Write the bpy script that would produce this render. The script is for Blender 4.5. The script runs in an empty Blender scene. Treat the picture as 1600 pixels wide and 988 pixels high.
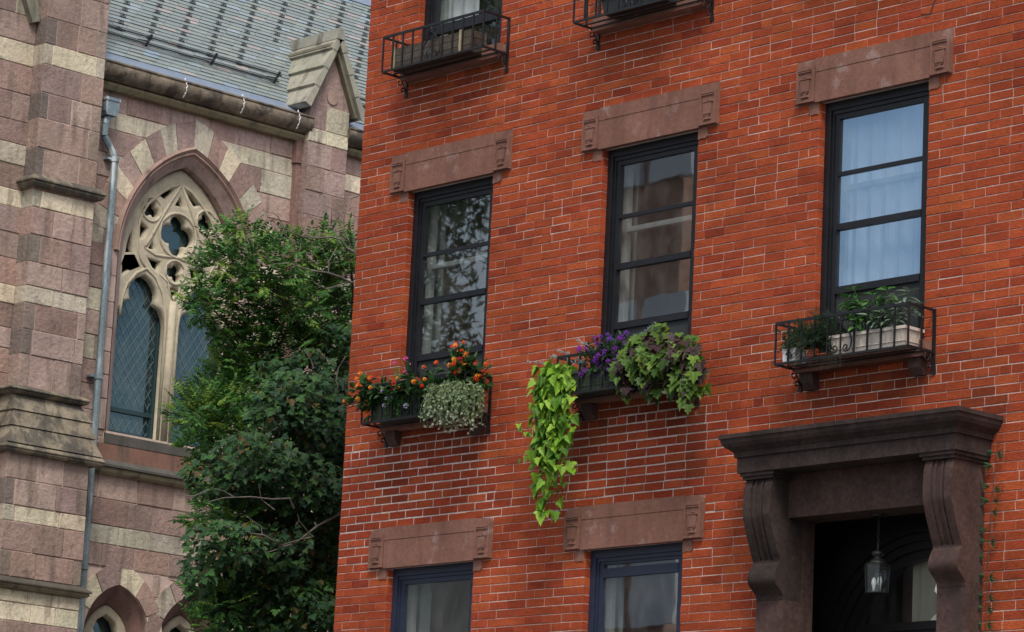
import bpy, bmesh, math, random
import numpy as np
from mathutils import Vector, Matrix
R_ = math.radians
sc = bpy.context.scene
COL = sc.collection
RNG = random.Random(11)

# ------------------------------------------------------------------ camera, world, sun
GROUND = -1.65                       # the camera's eye height is z = 0
CAM = Vector((0.0, -17.47, 0.0))
cam_d = bpy.data.cameras.new('camera'); cam = bpy.data.objects.new('camera', cam_d); COL.objects.link(cam)
cam_d.sensor_width = 36.0; cam_d.lens = 36.0*5154.9/1600.0; cam_d.clip_end = 2000; cam_d.clip_start = .1
def cam_basis(yaw, pitch, roll):
    f = Vector((-math.sin(yaw), math.cos(yaw), 0)); r = Vector((math.cos(yaw), math.sin(yaw), 0)); u = Vector((0, 0, 1))
    f2 = math.cos(pitch)*f+math.sin(pitch)*u; u2 = -math.sin(pitch)*f+math.cos(pitch)*u
    r3 = math.cos(roll)*r+math.sin(roll)*u2; u3 = -math.sin(roll)*r+math.cos(roll)*u2
    m = Matrix((r3, u3, -f2)).transposed()
    return m
cam.matrix_world = Matrix.Translation(CAM) @ cam_basis(R_(47.2851), R_(11.82342), R_(2.83024)).to_4x4()
sc.camera = cam
SUN_DIR = Vector((.66, -.56, 1.15)).normalized()     # towards the sun
wd = bpy.data.worlds.new('World'); sc.world = wd; wd.use_nodes = True
nt = wd.node_tree; bg = nt.nodes['Background']; sky = nt.nodes.new('ShaderNodeTexSky')
sky.sky_type = 'NISHITA'; sky.sun_disc = False
sky.sun_elevation = math.asin(SUN_DIR.z); sky.sun_rotation = math.atan2(SUN_DIR.x, SUN_DIR.y)
sky.air_density = 1.0; sky.dust_density = 4.5; sky.ozone_density = 0.6
tcw = nt.nodes.new('ShaderNodeTexCoord'); mpw = nt.nodes.new('ShaderNodeMapping'); mpw.inputs['Scale'].default_value = (1, 1, 2.6); nt.links.new(tcw.outputs['Generated'], mpw.inputs['Vector'])
cn = nt.nodes.new('ShaderNodeTexNoise'); cn.inputs['Scale'].default_value = 3.4; cn.inputs['Detail'].default_value = 7; cn.inputs['Roughness'].default_value = .55; nt.links.new(mpw.outputs[0], cn.inputs['Vector'])
cr = nt.nodes.new('ShaderNodeMapRange'); cr.inputs[1].default_value = .38; cr.inputs[2].default_value = .66; cr.inputs[4].default_value = .75; nt.links.new(cn.outputs['Fac'], cr.inputs[0])
cm = nt.nodes.new('ShaderNodeMix'); cm.data_type = 'RGBA'; nt.links.new(cr.outputs[0], cm.inputs[0]); nt.links.new(sky.outputs[0], cm.inputs[6]); cm.inputs[7].default_value = (8.0, 8.3, 8.7, 1)   # broken cloud
nt.links.new(cm.outputs[2], bg.inputs[0]); bg.inputs[1].default_value = .108
sd = bpy.data.lights.new('sun', 'SUN'); sun = bpy.data.objects.new('sun', sd); COL.objects.link(sun)
sd.energy = 1.5; sd.angle = R_(15); sd.color = (1.0, .95, .88)
sun.rotation_euler = SUN_DIR.to_track_quat('Z', 'Y').to_euler()
sc.view_settings.view_transform = 'Standard'; sc.view_settings.look = 'None'
sc.view_settings.exposure = 0.42; sc.view_settings.gamma = 1.0

# ------------------------------------------------------------------ materials
def mat(name, col=(.5, .5, .5), rough=.8, attr=False, n=None, n2=None, bump=None, spec=.3, metal=0.0, trans=0.0, spots=None, streak=None, n3=None, aniso=1):
    """n=(scale,amount) fine value noise; n2=(scale,amount) broad; bump=(scale,strength,distance); spots=(scale,threshold,colour,mix);
    streak=(colour, amount): rain stains that run down the face"""
    m = bpy.data.materials.new(name); m.use_nodes = True
    t = m.node_tree; N = t.nodes; L = t.links; b = N['Principled BSDF']
    b.inputs['Roughness'].default_value = rough; b.inputs['Specular IOR Level'].default_value = spec; b.inputs['Metallic'].default_value = metal
    geo = N.new('ShaderNodeNewGeometry'); pos = geo.outputs['Position']
    if aniso != 1:
        ma = N.new('ShaderNodeMapping'); ma.inputs['Scale'].default_value = (1, 1, aniso); L.new(pos, ma.inputs['Vector']); pos = ma.outputs[0]
    if attr:
        a = N.new('ShaderNodeAttribute'); a.attribute_name = 'Col'; c = a.outputs['Color']
    else:
        a = N.new('ShaderNodeRGB'); a.outputs[0].default_value = (*col, 1); c = a.outputs[0]
    for k in (n, n2, n3):
        if not k: continue
        nz = N.new('ShaderNodeTexNoise'); nz.inputs['Scale'].default_value = k[0]; nz.inputs['Detail'].default_value = 5; nz.inputs['Roughness'].default_value = .65
        L.new(pos, nz.inputs['Vector'])
        mr = N.new('ShaderNodeMapRange'); mr.inputs[1].default_value = .3; mr.inputs[2].default_value = .7; mr.inputs[3].default_value = 1-k[1]; mr.inputs[4].default_value = 1+k[1]
        L.new(nz.outputs['Fac'], mr.inputs[0])
        mx = N.new('ShaderNodeVectorMath'); mx.operation = 'SCALE'; L.new(c, mx.inputs[0]); L.new(mr.outputs[0], mx.inputs['Scale']); c = mx.outputs[0]
    if spots:
        nz = N.new('ShaderNodeTexNoise'); nz.inputs['Scale'].default_value = spots[0]; nz.inputs['Detail'].default_value = 6; nz.inputs['Roughness'].default_value = .7
        L.new(pos, nz.inputs['Vector'])
        mr = N.new('ShaderNodeMapRange'); mr.inputs[1].default_value = spots[1]; mr.inputs[2].default_value = spots[1]+.09; mr.inputs[4].default_value = spots[3]
        L.new(nz.outputs['Fac'], mr.inputs[0])
        mx = N.new('ShaderNodeMix'); mx.data_type = 'RGBA'; L.new(mr.outputs[0], mx.inputs[0]); L.new(c, mx.inputs[6]); mx.inputs[7].default_value = (*spots[2], 1); c = mx.outputs[2]
    if streak:
        mp = N.new('ShaderNodeMapping'); mp.inputs['Scale'].default_value = (5, 5, .9); L.new(pos, mp.inputs['Vector'])
        nz = N.new('ShaderNodeTexNoise'); nz.inputs['Scale'].default_value = 1.6; nz.inputs['Detail'].default_value = 5; L.new(mp.outputs[0], nz.inputs['Vector'])
        mr = N.new('ShaderNodeMapRange'); mr.inputs[1].default_value = .52; mr.inputs[2].default_value = .72; mr.inputs[4].default_value = streak[1]
        L.new(nz.outputs['Fac'], mr.inputs[0])
        mx = N.new('ShaderNodeMix'); mx.data_type = 'RGBA'; L.new(mr.outputs[0], mx.inputs[0]); L.new(c, mx.inputs[6]); mx.inputs[7].default_value = (*streak[0], 1); c = mx.outputs[2]
    L.new(c, b.inputs['Base Color'])
    if bump:
        nz = N.new('ShaderNodeTexNoise'); nz.inputs['Scale'].default_value = bump[0]; nz.inputs['Detail'].default_value = 6; nz.inputs['Roughness'].default_value = .6
        L.new(pos, nz.inputs['Vector'])
        bp = N.new('ShaderNodeBump'); bp.inputs['Strength'].default_value = bump[1]; bp.inputs['Distance'].default_value = bump[2]
        L.new(nz.outputs['Fac'], bp.inputs['Height']); L.new(bp.outputs[0], b.inputs['Normal'])
    if trans:
        tr = N.new('ShaderNodeBsdfTranslucent'); L.new(c, tr.inputs[0]); ms = N.new('ShaderNodeMixShader'); ms.inputs[0].default_value = trans
        L.new(b.outputs[0], ms.inputs[1]); L.new(tr.outputs[0], ms.inputs[2]); L.new(ms.outputs[0], N['Material Output'].inputs[0])
    return m
def glass(name, tint=(.75, .82, .86), ior=1.9, ripple=.0005, see=1.0, deep=(.02, .03, .03), dust=.10):
    m = bpy.data.materials.new(name); m.use_nodes = True
    t = m.node_tree; N = t.nodes; L = t.links; N.remove(N['Principled BSDF'])
    gl = N.new('ShaderNodeBsdfGlossy'); gl.inputs['Roughness'].default_value = .015; gl.inputs['Color'].default_value = (*tint, 1)
    tp = N.new('ShaderNodeBsdfTransparent'); tp.inputs[0].default_value = (tint[0]**.3*.95, tint[1]**.3*.97, tint[2]**.3*.97, 1)
    df = N.new('ShaderNodeBsdfDiffuse'); df.inputs[0].default_value = (*deep, 1)
    m0 = N.new('ShaderNodeMixShader'); m0.inputs[0].default_value = see; L.new(df.outputs[0], m0.inputs[1]); L.new(tp.outputs[0], m0.inputs[2])
    fr = N.new('ShaderNodeFresnel'); geo = N.new('ShaderNodeNewGeometry')
    im = N.new('ShaderNodeMapRange'); im.inputs[3].default_value = ior; im.inputs[4].default_value = 1/ior; L.new(geo.outputs['Backfacing'], im.inputs[0]); L.new(im.outputs[0], fr.inputs['IOR'])   # a thin pane reflects alike from both sides
    nz = N.new('ShaderNodeTexNoise'); nz.inputs['Scale'].default_value = 2.2; nz.inputs['Detail'].default_value = 2; L.new(geo.outputs['Position'], nz.inputs['Vector'])
    bp = N.new('ShaderNodeBump'); bp.inputs['Strength'].default_value = 1.0; bp.inputs['Distance'].default_value = ripple; L.new(nz.outputs['Fac'], bp.inputs['Height'])
    L.new(bp.outputs[0], gl.inputs['Normal']); 
    mx = N.new('ShaderNodeMixShader'); L.new(fr.outputs[0], mx.inputs[0]); L.new(m0.outputs[0], mx.inputs[1]); L.new(gl.outputs[0], mx.inputs[2])
    dz = N.new('ShaderNodeTexNoise'); dz.inputs['Scale'].default_value = 5; dz.inputs['Detail'].default_value = 6; mp = N.new('ShaderNodeMapping'); mp.inputs['Scale'].default_value = (1.6, 1, .7); L.new(geo.outputs['Position'], mp.inputs['Vector']); L.new(mp.outputs[0], dz.inputs['Vector'])
    mr = N.new('ShaderNodeMapRange'); mr.inputs[1].default_value = .42; mr.inputs[2].default_value = .75; mr.inputs[3].default_value = .01; mr.inputs[4].default_value = dust; L.new(dz.outputs['Fac'], mr.inputs[0])
    dd = N.new('ShaderNodeBsdfDiffuse'); dd.inputs[0].default_value = (.5, .5, .48, 1); m2 = N.new('ShaderNodeMixShader'); L.new(mr.outputs[0], m2.inputs[0]); L.new(mx.outputs[0], m2.inputs[1]); L.new(dd.outputs[0], m2.inputs[2])
    L.new(m2.outputs[0], N['Material Output'].inputs[0])
    return m
M = {}
M['brick'] = mat('brick', rough=.88, attr=True, n=(34, .30), n2=(4.5, .20), n3=(.75, .24), bump=(60, .9, .009), spec=.15, spots=(26, .60, (.10, .030, .018), .7), aniso=2.6)
M['mortar'] = mat('mortar', (.57, .49, .45), .9, n=(40, .30), n2=(3.2, .35), bump=(120, .5, .003))
M['brickwall'] = mat('plain_brick', (.33, .06, .025), .88, n=(20, .25), bump=(60, .5, .006))
M['brownstone'] = mat('brownstone', (.235, .118, .088), .85, n=(30, .16), n2=(3, .18), bump=(70, .6, .006), spec=.2, spots=(4.6, .565, (.40, .31, .29), .55), streak=((.15, .075, .06), .6))
M['darkstone'] = mat('dark_brownstone', (.046, .033, .030), .85, n=(30, .35), n2=(2.5, .40), bump=(60, .45, .005), spec=.22, spots=(14, .66, (.15, .12, .11), .5), streak=((.022, .018, .017), .6))
M['redstone'] = mat('worn_brownstone', (.078, .048, .042), .85, n=(30, .32), n2=(2.5, .32), bump=(60, .45, .005), spec=.2, streak=((.05, .036, .032), .7))
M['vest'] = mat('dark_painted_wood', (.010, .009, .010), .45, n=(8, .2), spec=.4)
M['black'] = mat('black_paint', (.010, .012, .016), .42, n=(20, .3), n2=(3, .3), spec=.4, bump=(40, .2, .002))
M['navy'] = mat('navy_paint', (.022, .032, .062), .38, n=(20, .15), spec=.45)
M['iron'] = mat('wrought_iron', (.010, .011, .013), .5, n=(60, .4), spec=.45, bump=(160, .4, .0015))
M['glass'] = glass('window_glass', tint=(.82, .90, .90), ior=3.2)
M['paleglass'] = glass('sky_facing_glass', tint=(.58, .80, 1.0), ior=6.5, ripple=.0004)
M['churchglass'] = glass('leaded_glass', tint=(.42, .66, .76), ior=2.3, ripple=.006, see=0.0, deep=(.006, .020, .024))
M['lampglass'] = glass('lantern_glass', tint=(.8, .88, .95), ior=1.45, ripple=0)
M['curtain'] = mat('white_curtain', (.78, .79, .80), .9, n=(6, .05))
M['blind'] = mat('pale_blind', (.62, .66, .72), .9)
M['room'] = mat('room_plaster', (.13, .125, .11), .9)
M['lit_hall'] = mat('lit_hall_ochre', (.80, .74, .60), .9)  # bright ochre in place of the hall's own light
M['drape'] = mat('grey_drape', (.20, .22, .20), .9, n=(6, .1))
M['frame_in'] = mat('inner_frame_paint', (.42, .44, .43), .7, n=(9, .2))
M['screen'] = mat('fly_screen', (.035, .04, .042), .7, n=(3, .25))
M['wood'] = mat('weathered_wood', attr=True, rough=.85, n=(30, .3), bump=(60, .5, .004))
M['ashlar'] = mat('rock_faced_sandstone', rough=.92, attr=True, n=(26, .17), n2=(2.0, .16), bump=(20, .7, .024), spec=.15, spots=(5, .60, (.10, .085, .075), .55), streak=((.16, .125, .105), .7), n3=(.9, .12))
M['dressed'] = mat('dressed_sandstone', rough=.88, attr=True, n=(30, .12), n2=(3, .20), bump=(60, .4, .006), spec=.15, streak=((.075, .07, .06), .8))
M['joint'] = mat('church_joint', (.56, .43, .37), .9, n=(30, .15))
M['tracery'] = mat('carved_limestone', (.50, .45, .335), .85, n=(25, .10), n2=(4, .20), bump=(50, .35, .005), spots=(7, .62, (.20, .16, .09), .6))
M['weather'] = mat('weathered_stone', (.24, .205, .15), .88, n=(25, .2), n2=(4, .3), bump=(40, .6, .012), spots=(2.6, .47, (.062, .060, .056), .75), streak=((.035, .035, .034), .8))
M['slate'] = mat('roof_slate', rough=.5, attr=True, n=(30, .08), n2=(3, .06), spec=.5, bump=(40, .25, .003))
M['lead'] = mat('lead_flashing', (.25, .31, .40), .42, n=(8, .1), metal=.25, spec=.5)
M['gutter'] = mat('stained_gutter', (.19, .155, .115), .7, n=(14, .3), n2=(3, .5), spec=.3, spots=(4, .50, (.045, .04, .035), .75))
M['pipe'] = mat('galvanised_pipe', (.20, .26, .29), .5, n2=(3, .2), n=(45, .35), metal=.3, spec=.5, streak=((.80, .86, .88), .95))
M['darkmetal'] = mat('dark_metal', (.035, .04, .045), .5, spec=.4)
M['tealmetal'] = mat('teal_window_frame', (.022, .052, .060), .4, spec=.45)
M['lattice'] = mat('lead_lattice', (.16, .23, .25), .5)
M['leaf'] = mat('leaf', rough=.5, attr=True, spec=.25, trans=.22)
M['petal'] = mat('petal', rough=.6, attr=True, spec=.2, trans=.2)
M['bark'] = mat('bark', (.085, .07, .06), .9, n=(30, .3), bump=(60, .6, .006))
M['twig'] = mat('bare_twig', (.17, .155, .14), .85, n=(9, .45))
M['greenbox'] = mat('green_planter_plastic', (.055, .075, .052), .55, n=(10, .2))
M['whitebox'] = mat('cream_planter_plastic', (.62, .56, .49), .5, n2=(8, .12), bump=(60, .1, .002), streak=((.42, .36, .29), .6))
M['soil'] = mat('soil', (.03, .022, .016), .95, n=(60, .3), bump=(60, .6, .01))
M['brass'] = mat('aged_brass', (.05, .055, .05), .45, metal=.6)
M['bulb'] = mat('frosted_bulb', (.75, .76, .72), .3)
M['asphalt'] = mat('asphalt', (.05, .05, .052), .9, n=(30, .2))
M['paving'] = mat('paving', (.28, .27, .255), .9, n=(20, .15), n2=(1, .1))
M['farbrick'] = mat('far_brick', (.42, .25, .19), .9, n=(9, .3), n2=(1, .2))
M['farpale'] = mat('far_render', (.66, .64, .60), .9, n2=(1, .15))

# ------------------------------------------------------------------ mesh builder
class MB:
    def __init__(s): s.v = []; s.f = []; s.c = []; s.m = []
    def add(s, vs, fs, col=(1, 1, 1), mi=0):
        o = len(s.v); s.v.extend([tuple(p) for p in vs])
        for f in fs: s.f.append([o+i for i in f]); s.c.append(col); s.m.append(mi)
    def box(s, a, b, col=(1, 1, 1), mi=0):
        x0, y0, z0 = a; x1, y1, z1 = b
        s.add([(x0, y0, z0), (x1, y0, z0), (x1, y1, z0), (x0, y1, z0), (x0, y0, z1), (x1, y0, z1), (x1, y1, z1), (x0, y1, z1)],
              [(0, 3, 2, 1), (4, 5, 6, 7), (0, 1, 5, 4), (1, 2, 6, 5), (2, 3, 7, 6), (3, 0, 4, 7)], col, mi)
    def prism(s, pts, fn, d0, d1, col=(1, 1, 1), mi=0):
        """2-D polygon pts mapped by fn(a, b, depth), extruded between d0 and d1"""
        n = len(pts); vs = [fn(a, b, d0) for a, b in pts]+[fn(a, b, d1) for a, b in pts]
        s.add(vs, [tuple(range(n))[::-1], tuple(range(n, 2*n))]+[(i, (i+1) % n, n+(i+1) % n, n+i) for i in range(n)], col, mi)
    def tube(s, pts, r, k=6, col=(1, 1, 1), r1=None, mi=0, cap=True):
        P = [Vector(p) for p in pts]; n = len(P); rings = []; o = len(s.v)
        for i, p in enumerate(P):
            d = (P[min(i+1, n-1)]-P[max(i-1, 0)])
            if d.length < 1e-9: d = Vector((0, 0, 1))
            d.normalize(); up = Vector((0, 0, 1)) if abs(d.z) < .9 else Vector((1, 0, 0))
            a = d.cross(up).normalized(); b = d.cross(a).normalized()
            rr = r if r1 is None else r+(r1-r)*i/max(1, n-1)
            for j in range(k):
                t = 2*math.pi*j/k+math.pi/k; s.v.append(tuple(p+a*rr*math.cos(t)+b*rr*math.sin(t)))
        for i in range(n-1):
            for j in range(k):
                s.f.append([o+i*k+j, o+i*k+(j+1) % k, o+(i+1)*k+(j+1) % k, o+(i+1)*k+j]); s.c.append(col); s.m.append(mi)
        if cap:
            s.f.append([o+j for j in range(k)][::-1]); s.c.append(col); s.m.append(mi)
            s.f.append([o+(n-1)*k+j for j in range(k)]); s.c.append(col); s.m.append(mi)
    def bar(s, a, b, w, h, col=(1, 1, 1)):
        """rectangular bar from a to b, w wide horizontally, h tall"""
        a = Vector(a); b = Vector(b); d = (b-a).normalized(); up = Vector((0, 0, 1)) if abs(d.z) < .9 else Vector((0, 1, 0))
        sd_ = d.cross(up).normalized()*w/2; u = sd_.cross(d).normalized()*h/2
        vs = [a-sd_-u, a+sd_-u, a+sd_+u, a-sd_+u, b-sd_-u, b+sd_-u, b+sd_+u, b-sd_+u]
        s.add(vs, [(0, 3, 2, 1), (4, 5, 6, 7), (0, 1, 5, 4), (1, 2, 6, 5), (2, 3, 7, 6), (3, 0, 4, 7)], col)
    def lathe(s, prof, c, k=12, col=(1, 1, 1), half=None):
        o = len(s.v)
        for r, z in prof:
            for j in range(k):
                t = 2*math.pi*j/k; s.v.append((c[0]+r*math.cos(t), c[1]+r*math.sin(t), c[2]+z))
        for i in range(len(prof)-1):
            for j in range(k):
                s.f.append([o+i*k+j, o+i*k+(j+1) % k, o+(i+1)*k+(j+1) % k, o+(i+1)*k+j]); s.c.append(col); s.m.append(0)
        s.f.append([o+j for j in range(k)][::-1]); s.c.append(col); s.m.append(0)
        s.f.append([o+(len(prof)-1)*k+j for j in range(k)]); s.c.append(col); s.m.append(0)
    def sweep(s, fr, u0, u1, prof, col=(1, 1, 1), ends=True, mitre=1.0, mi=0, back=-.02):
        """moulding: profile [(p,z)] swept round left side, front and right side of a block u0..u1; fr(u,p,z) -> world"""
        o = len(s.v); k = len(prof)
        for (p, z) in prof:
            e = p*mitre if ends else 0
            for (u, q) in ((u0-e, back), (u0-e, p), (u1+e, p), (u1+e, back)):
                s.v.append(tuple(fr(u, q, z)))
        for i in range(k):
            j = (i+1) % k
            for a in (0, 1, 2):
                s.f.append([o+i*4+a, o+i*4+a+1, o+j*4+a+1, o+j*4+a]); s.c.append(col); s.m.append(mi)
        if not ends:
            for a in (0, 3):
                pass
    def build(s, name, m, parent=None, smooth=False, recalc=True, colors=None):
        me = bpy.data.meshes.new(name); me.from_pydata(s.v, [], s.f)
        ms = m if isinstance(m, (list, tuple)) else [m]
        for q in ms: me.materials.append(q)
        if len(ms) > 1: me.polygons.foreach_set('material_index', s.m)
        if recalc:
            b = bmesh.new(); b.from_mesh(me); bmesh.ops.recalc_face_normals(b, faces=b.faces); b.to_mesh(me); b.free()
        ca = me.color_attributes.new('Col', 'FLOAT_COLOR', 'CORNER')
        cnt = np.array([len(f) for f in s.f]); cc = np.array([(*c[:3], 1.0) for c in s.c], dtype=np.float32)
        if len(cc): ca.data.foreach_set('color', np.repeat(cc, cnt, axis=0).ravel())
        if smooth: me.polygons.foreach_set('use_smooth', [True]*len(me.polygons))
        o = bpy.data.objects.new(name, me); COL.objects.link(o)
        if parent is not None: setp(o, parent)
        return o
def world_loc(o):
    l = Vector(o.location)
    return l
def setp(o, parent):
    o.parent = parent
    t = Vector((0, 0, 0)); p = parent
    while p is not None:
        t += p.location; 
        if p.parent is not None: t += p.matrix_parent_inverse.translation
        p = p.parent
    o.matrix_parent_inverse = Matrix.Translation(-t)
def tag(o, label, cat, group=None, kind=None):
    if label: o['label'] = label
    if cat: o['category'] = cat
    if group: o['group'] = group
    if kind: o['kind'] = kind
    return o
def thing(name, label, cat, loc=(0, 0, 0), group=None):
    o = bpy.data.objects.new(name, None); COL.objects.link(o); o.location = loc; o.empty_display_size = .2
    return tag(o, label, cat, group)
def struct(o): o['kind'] = 'structure'; return o
def jit(c, a, r=RNG):
    k = 1+r.uniform(-a, a); return tuple(max(0, x*k*(1+r.uniform(-a, a)*.25)) for x in c)
FAC = lambda u, p, z: (u, -p, z)                 # the brick front: plane y = 0, outwards is -y
XW = -30.0
CH = lambda u, p, z: (XW+p, u, z)                # the church side wall: plane x = -30, outwards is +x

# ================================================================== ground and street
g = MB(); g.box((-400, -400, GROUND-.3), (400, 400, GROUND)); struct(g.build('ground', M['asphalt']))
g = MB(); g.box((-20.9, -4.2, GROUND-.05), (20, 0, GROUND+.13)); g.box((-29.4, -4.2, GROUND-.05), (-20.9, 9, GROUND+.13)); struct(g.build('pavement', M['paving']))

# ================================================================== brick townhouse
HOUSE_X0, HOUSE_X1 = -20.905, -11.0
house = thing('brick_townhouse', 'red-orange brick townhouse with brownstone lintels and a dark stone doorway', 'building', (-16, 5, GROUND))
CX = dict(A=-19.745, B=-17.45, C=-15.185)
HW = .515
openings = []           # x0,x1,z0,z1
for k in 'ABC':
    openings.append((CX[k]-HW, CX[k]+HW, 4.70, 6.615)); openings.append((CX[k]-HW, CX[k]+HW, 7.69, 9.6))
for k in 'AB': openings.append((CX[k]-HW, CX[k]+HW, 1.35, 3.45))
DOOR = (-15.90, -14.20, -.2, 3.83)
openings.append(DOOR)
CO = .0675; PIT = .2085
Z0B = 6.615-79*CO     # lowest modelled course
NB = 134
mb = MB(); rb = random.Random(5)
def brick_col():
    t = rb.random()
    if t < .62: c = (.375, .074, .028)
    elif t < .83: c = (.335, .062, .026)
    elif t < .95: c = (.41, .090, .031)
    elif t < .992: c = (.30, .050, .021)
    else: c = (.24, .041, .021)
    return jit(c, .08, rb)
REPOINT = [(-21, -19.0, 3.45, 4.55), (-18.3, -16.75, 3.7, 4.5)]
def brick(x0, x1, z0, z1, deep):
    gj = .0028
    xm, zm = (x0+x1)/2, (z0+z1)/2
    for (a, b, c, d) in REPOINT:
        w_ = .22*math.sin(zm*9+a)+.10*math.sin(zm*23); w2 = .09*math.sin(xm*5)
        if a < xm < b+w_ and c+w2 < zm < d+w2: gj = .0052
    hj = gj*(.80 if gj < .005 else .9); x0 += hj*(1+rb.uniform(-.6, .5)); x1 -= hj*(1+rb.uniform(-.6, .5)); z0 += gj*(1+rb.uniform(-.3, .5)); z1 -= gj*(1+rb.uniform(-.3, .5))
    if x1-x0 < .012: return
    y = rb.uniform(-.0030, .0015); e = .0032; D = deep; c = brick_col()
    if gj > .005 and rb.random() < .5: c = jit((.31, .052, .022), .10, rb)
    j = lambda: rb.uniform(-.0016, .0016)
    vs = [(x0+e+j(), y+j()*.7, z0+e+j()), (x1-e+j(), y+j()*.7, z0+e+j()), (x1-e+j(), y+j()*.7, z1-e+j()), (x0+e+j(), y+j()*.7, z1-e+j()),
          (x0, y+e, z0), (x1, y+e, z0), (x1, y+e, z1), (x0, y+e, z1), (x0, D, z0), (x1, D, z0), (x1, D, z1), (x0, D, z1)]
    fs = [(0, 1, 2, 3), (0, 4, 5, 1), (1, 5, 6, 2), (2, 6, 7, 3), (3, 7, 4, 0), (4, 8, 9, 5), (5, 9, 10, 6), (6, 10, 11, 7), (7, 11, 8, 4)]
    for (a, b, lo, hi, k) in SOOT_SHADOW:            # soot streaks at the baskets' ends; wide bands are shadow painted below the baskets
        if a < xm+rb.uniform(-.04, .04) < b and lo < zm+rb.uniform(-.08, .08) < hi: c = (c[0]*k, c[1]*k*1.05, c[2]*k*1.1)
    mb.add(vs, fs, c, 0)
SOOT_SHADOW = [(-17.05, -16.80, 3.95, 4.56, .62), (-20.42, -20.12, 3.95, 4.56, .66), (-18.1, -17.85, 4.05, 4.56, .60), (-20.2, -19.2, 4.36, 4.56, .66), (-17.95, -16.9, 4.38, 4.56, .62), (-15.75, -14.6, 4.34, 4.56, .64), (-20.35, -19.2, 7.36, 7.56, .72), (-14.25, -13.95, 4.06, 4.25, .6)]
for i in range(NB):
    z0 = Z0B+i*CO; z1 = z0+CO; zm = (z0+z1)/2
    iv = [(HOUSE_X0, -12.4)]
    for (a, b, c, d) in openings:
        if c < zm < d:
            nv = []
            for (p, q) in iv:
                if b <= p or a >= q: nv.append((p, q)); continue
                if a > p: nv.append((p, a))
                if b < q: nv.append((b, q))
            iv = nv
    off = (PIT/2 if i % 2 else 0)+rb.uniform(-.012, .012)
    heads = rb.random() < .02
    for (p, q) in iv:
        xs = [p]; x = HOUSE_X0+off
        pit = PIT/2 if heads and q-p > 2 else PIT
        while x < q:
            if x > p+.04 and x < q-.04: xs.append(x+rb.uniform(-.006, .006))
            x += pit*(1 if rb.random() > .03 else .5)
        xs.append(q)
        for a, b in zip(xs, xs[1:]):
            end = (a == p or b == q)
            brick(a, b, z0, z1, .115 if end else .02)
# mortar body behind the bricks: cells between the openings
xs = sorted({HOUSE_X0+.004, -12.4}|{o[0] for o in openings}|{o[1] for o in openings}); zs = sorted({Z0B, Z0B+NB*CO}|{o[2] for o in openings if o[2] > Z0B}|{o[3] for o in openings})
for a, b in zip(xs, xs[1:]):
    for c, d in zip(zs, zs[1:]):
        xm, zm = (a+b)/2, (c+d)/2
        if any(o[0] < xm < o[1] and o[2] < zm < o[3] for o in openings): continue
        isop = lambda x, z: any(o[0] < x < o[1] and o[2] < z < o[3] for o in openings)
        e = .005
        mb.box((a+(e if isop(a-.01, zm) else 0), .0042, c), (b-(e if isop(b+.01, zm) else 0), .2, d), (1, 1, 1), 1)
# plain wall outside the view: below, to the right, above, the other three sides
ztop = Z0B+NB*CO
mb.box((HOUSE_X0+.002, .003, GROUND-.1), (DOOR[0], .2, Z0B), (1, 1, 1), 2); mb.box((DOOR[1], .003, GROUND-.1), (HOUSE_X1, .2, Z0B), (1, 1, 1), 2)
mb.box((DOOR[0], .003, GROUND-.1), (DOOR[1], .2, DOOR[2]), (1, 1, 1), 2)
mb.box((-12.4, .003, Z0B), (HOUSE_X1, .2, ztop), (1, 1, 1), 2)
mb.box((HOUSE_X0+.002, .2, GROUND), (HOUSE_X0+.25, 9, ztop), (1, 1, 1), 2); mb.box((HOUSE_X1-.25, .2, GROUND), (HOUSE_X1, 9, ztop), (1, 1, 1), 2)
mb.box((HOUSE_X0+.002, 9, GROUND), (HOUSE_X1, 9.25, ztop), (1, 1, 1), 2)
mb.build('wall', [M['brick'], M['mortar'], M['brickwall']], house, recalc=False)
rf = MB(); rf.box((HOUSE_X0-.1, -.25, ztop), (HOUSE_X1+.1, 9.3, ztop+.25)); rf.build('roof', M['darkstone'], house)
fl = MB()
for z in (.2, 3.95, 7.1): fl.box((HOUSE_X0+.25, .2, z), (HOUSE_X1-.25, 9, z+.15))
for x in (-18.6, -16.3): fl.box((x, .2, .35), (x+.1, 9, ztop))
fl.box((HOUSE_X0+.25, 3.8, .35), (HOUSE_X1-.25, 3.9, ztop)); fl.build('interior_partition', M['room'], house)

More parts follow.
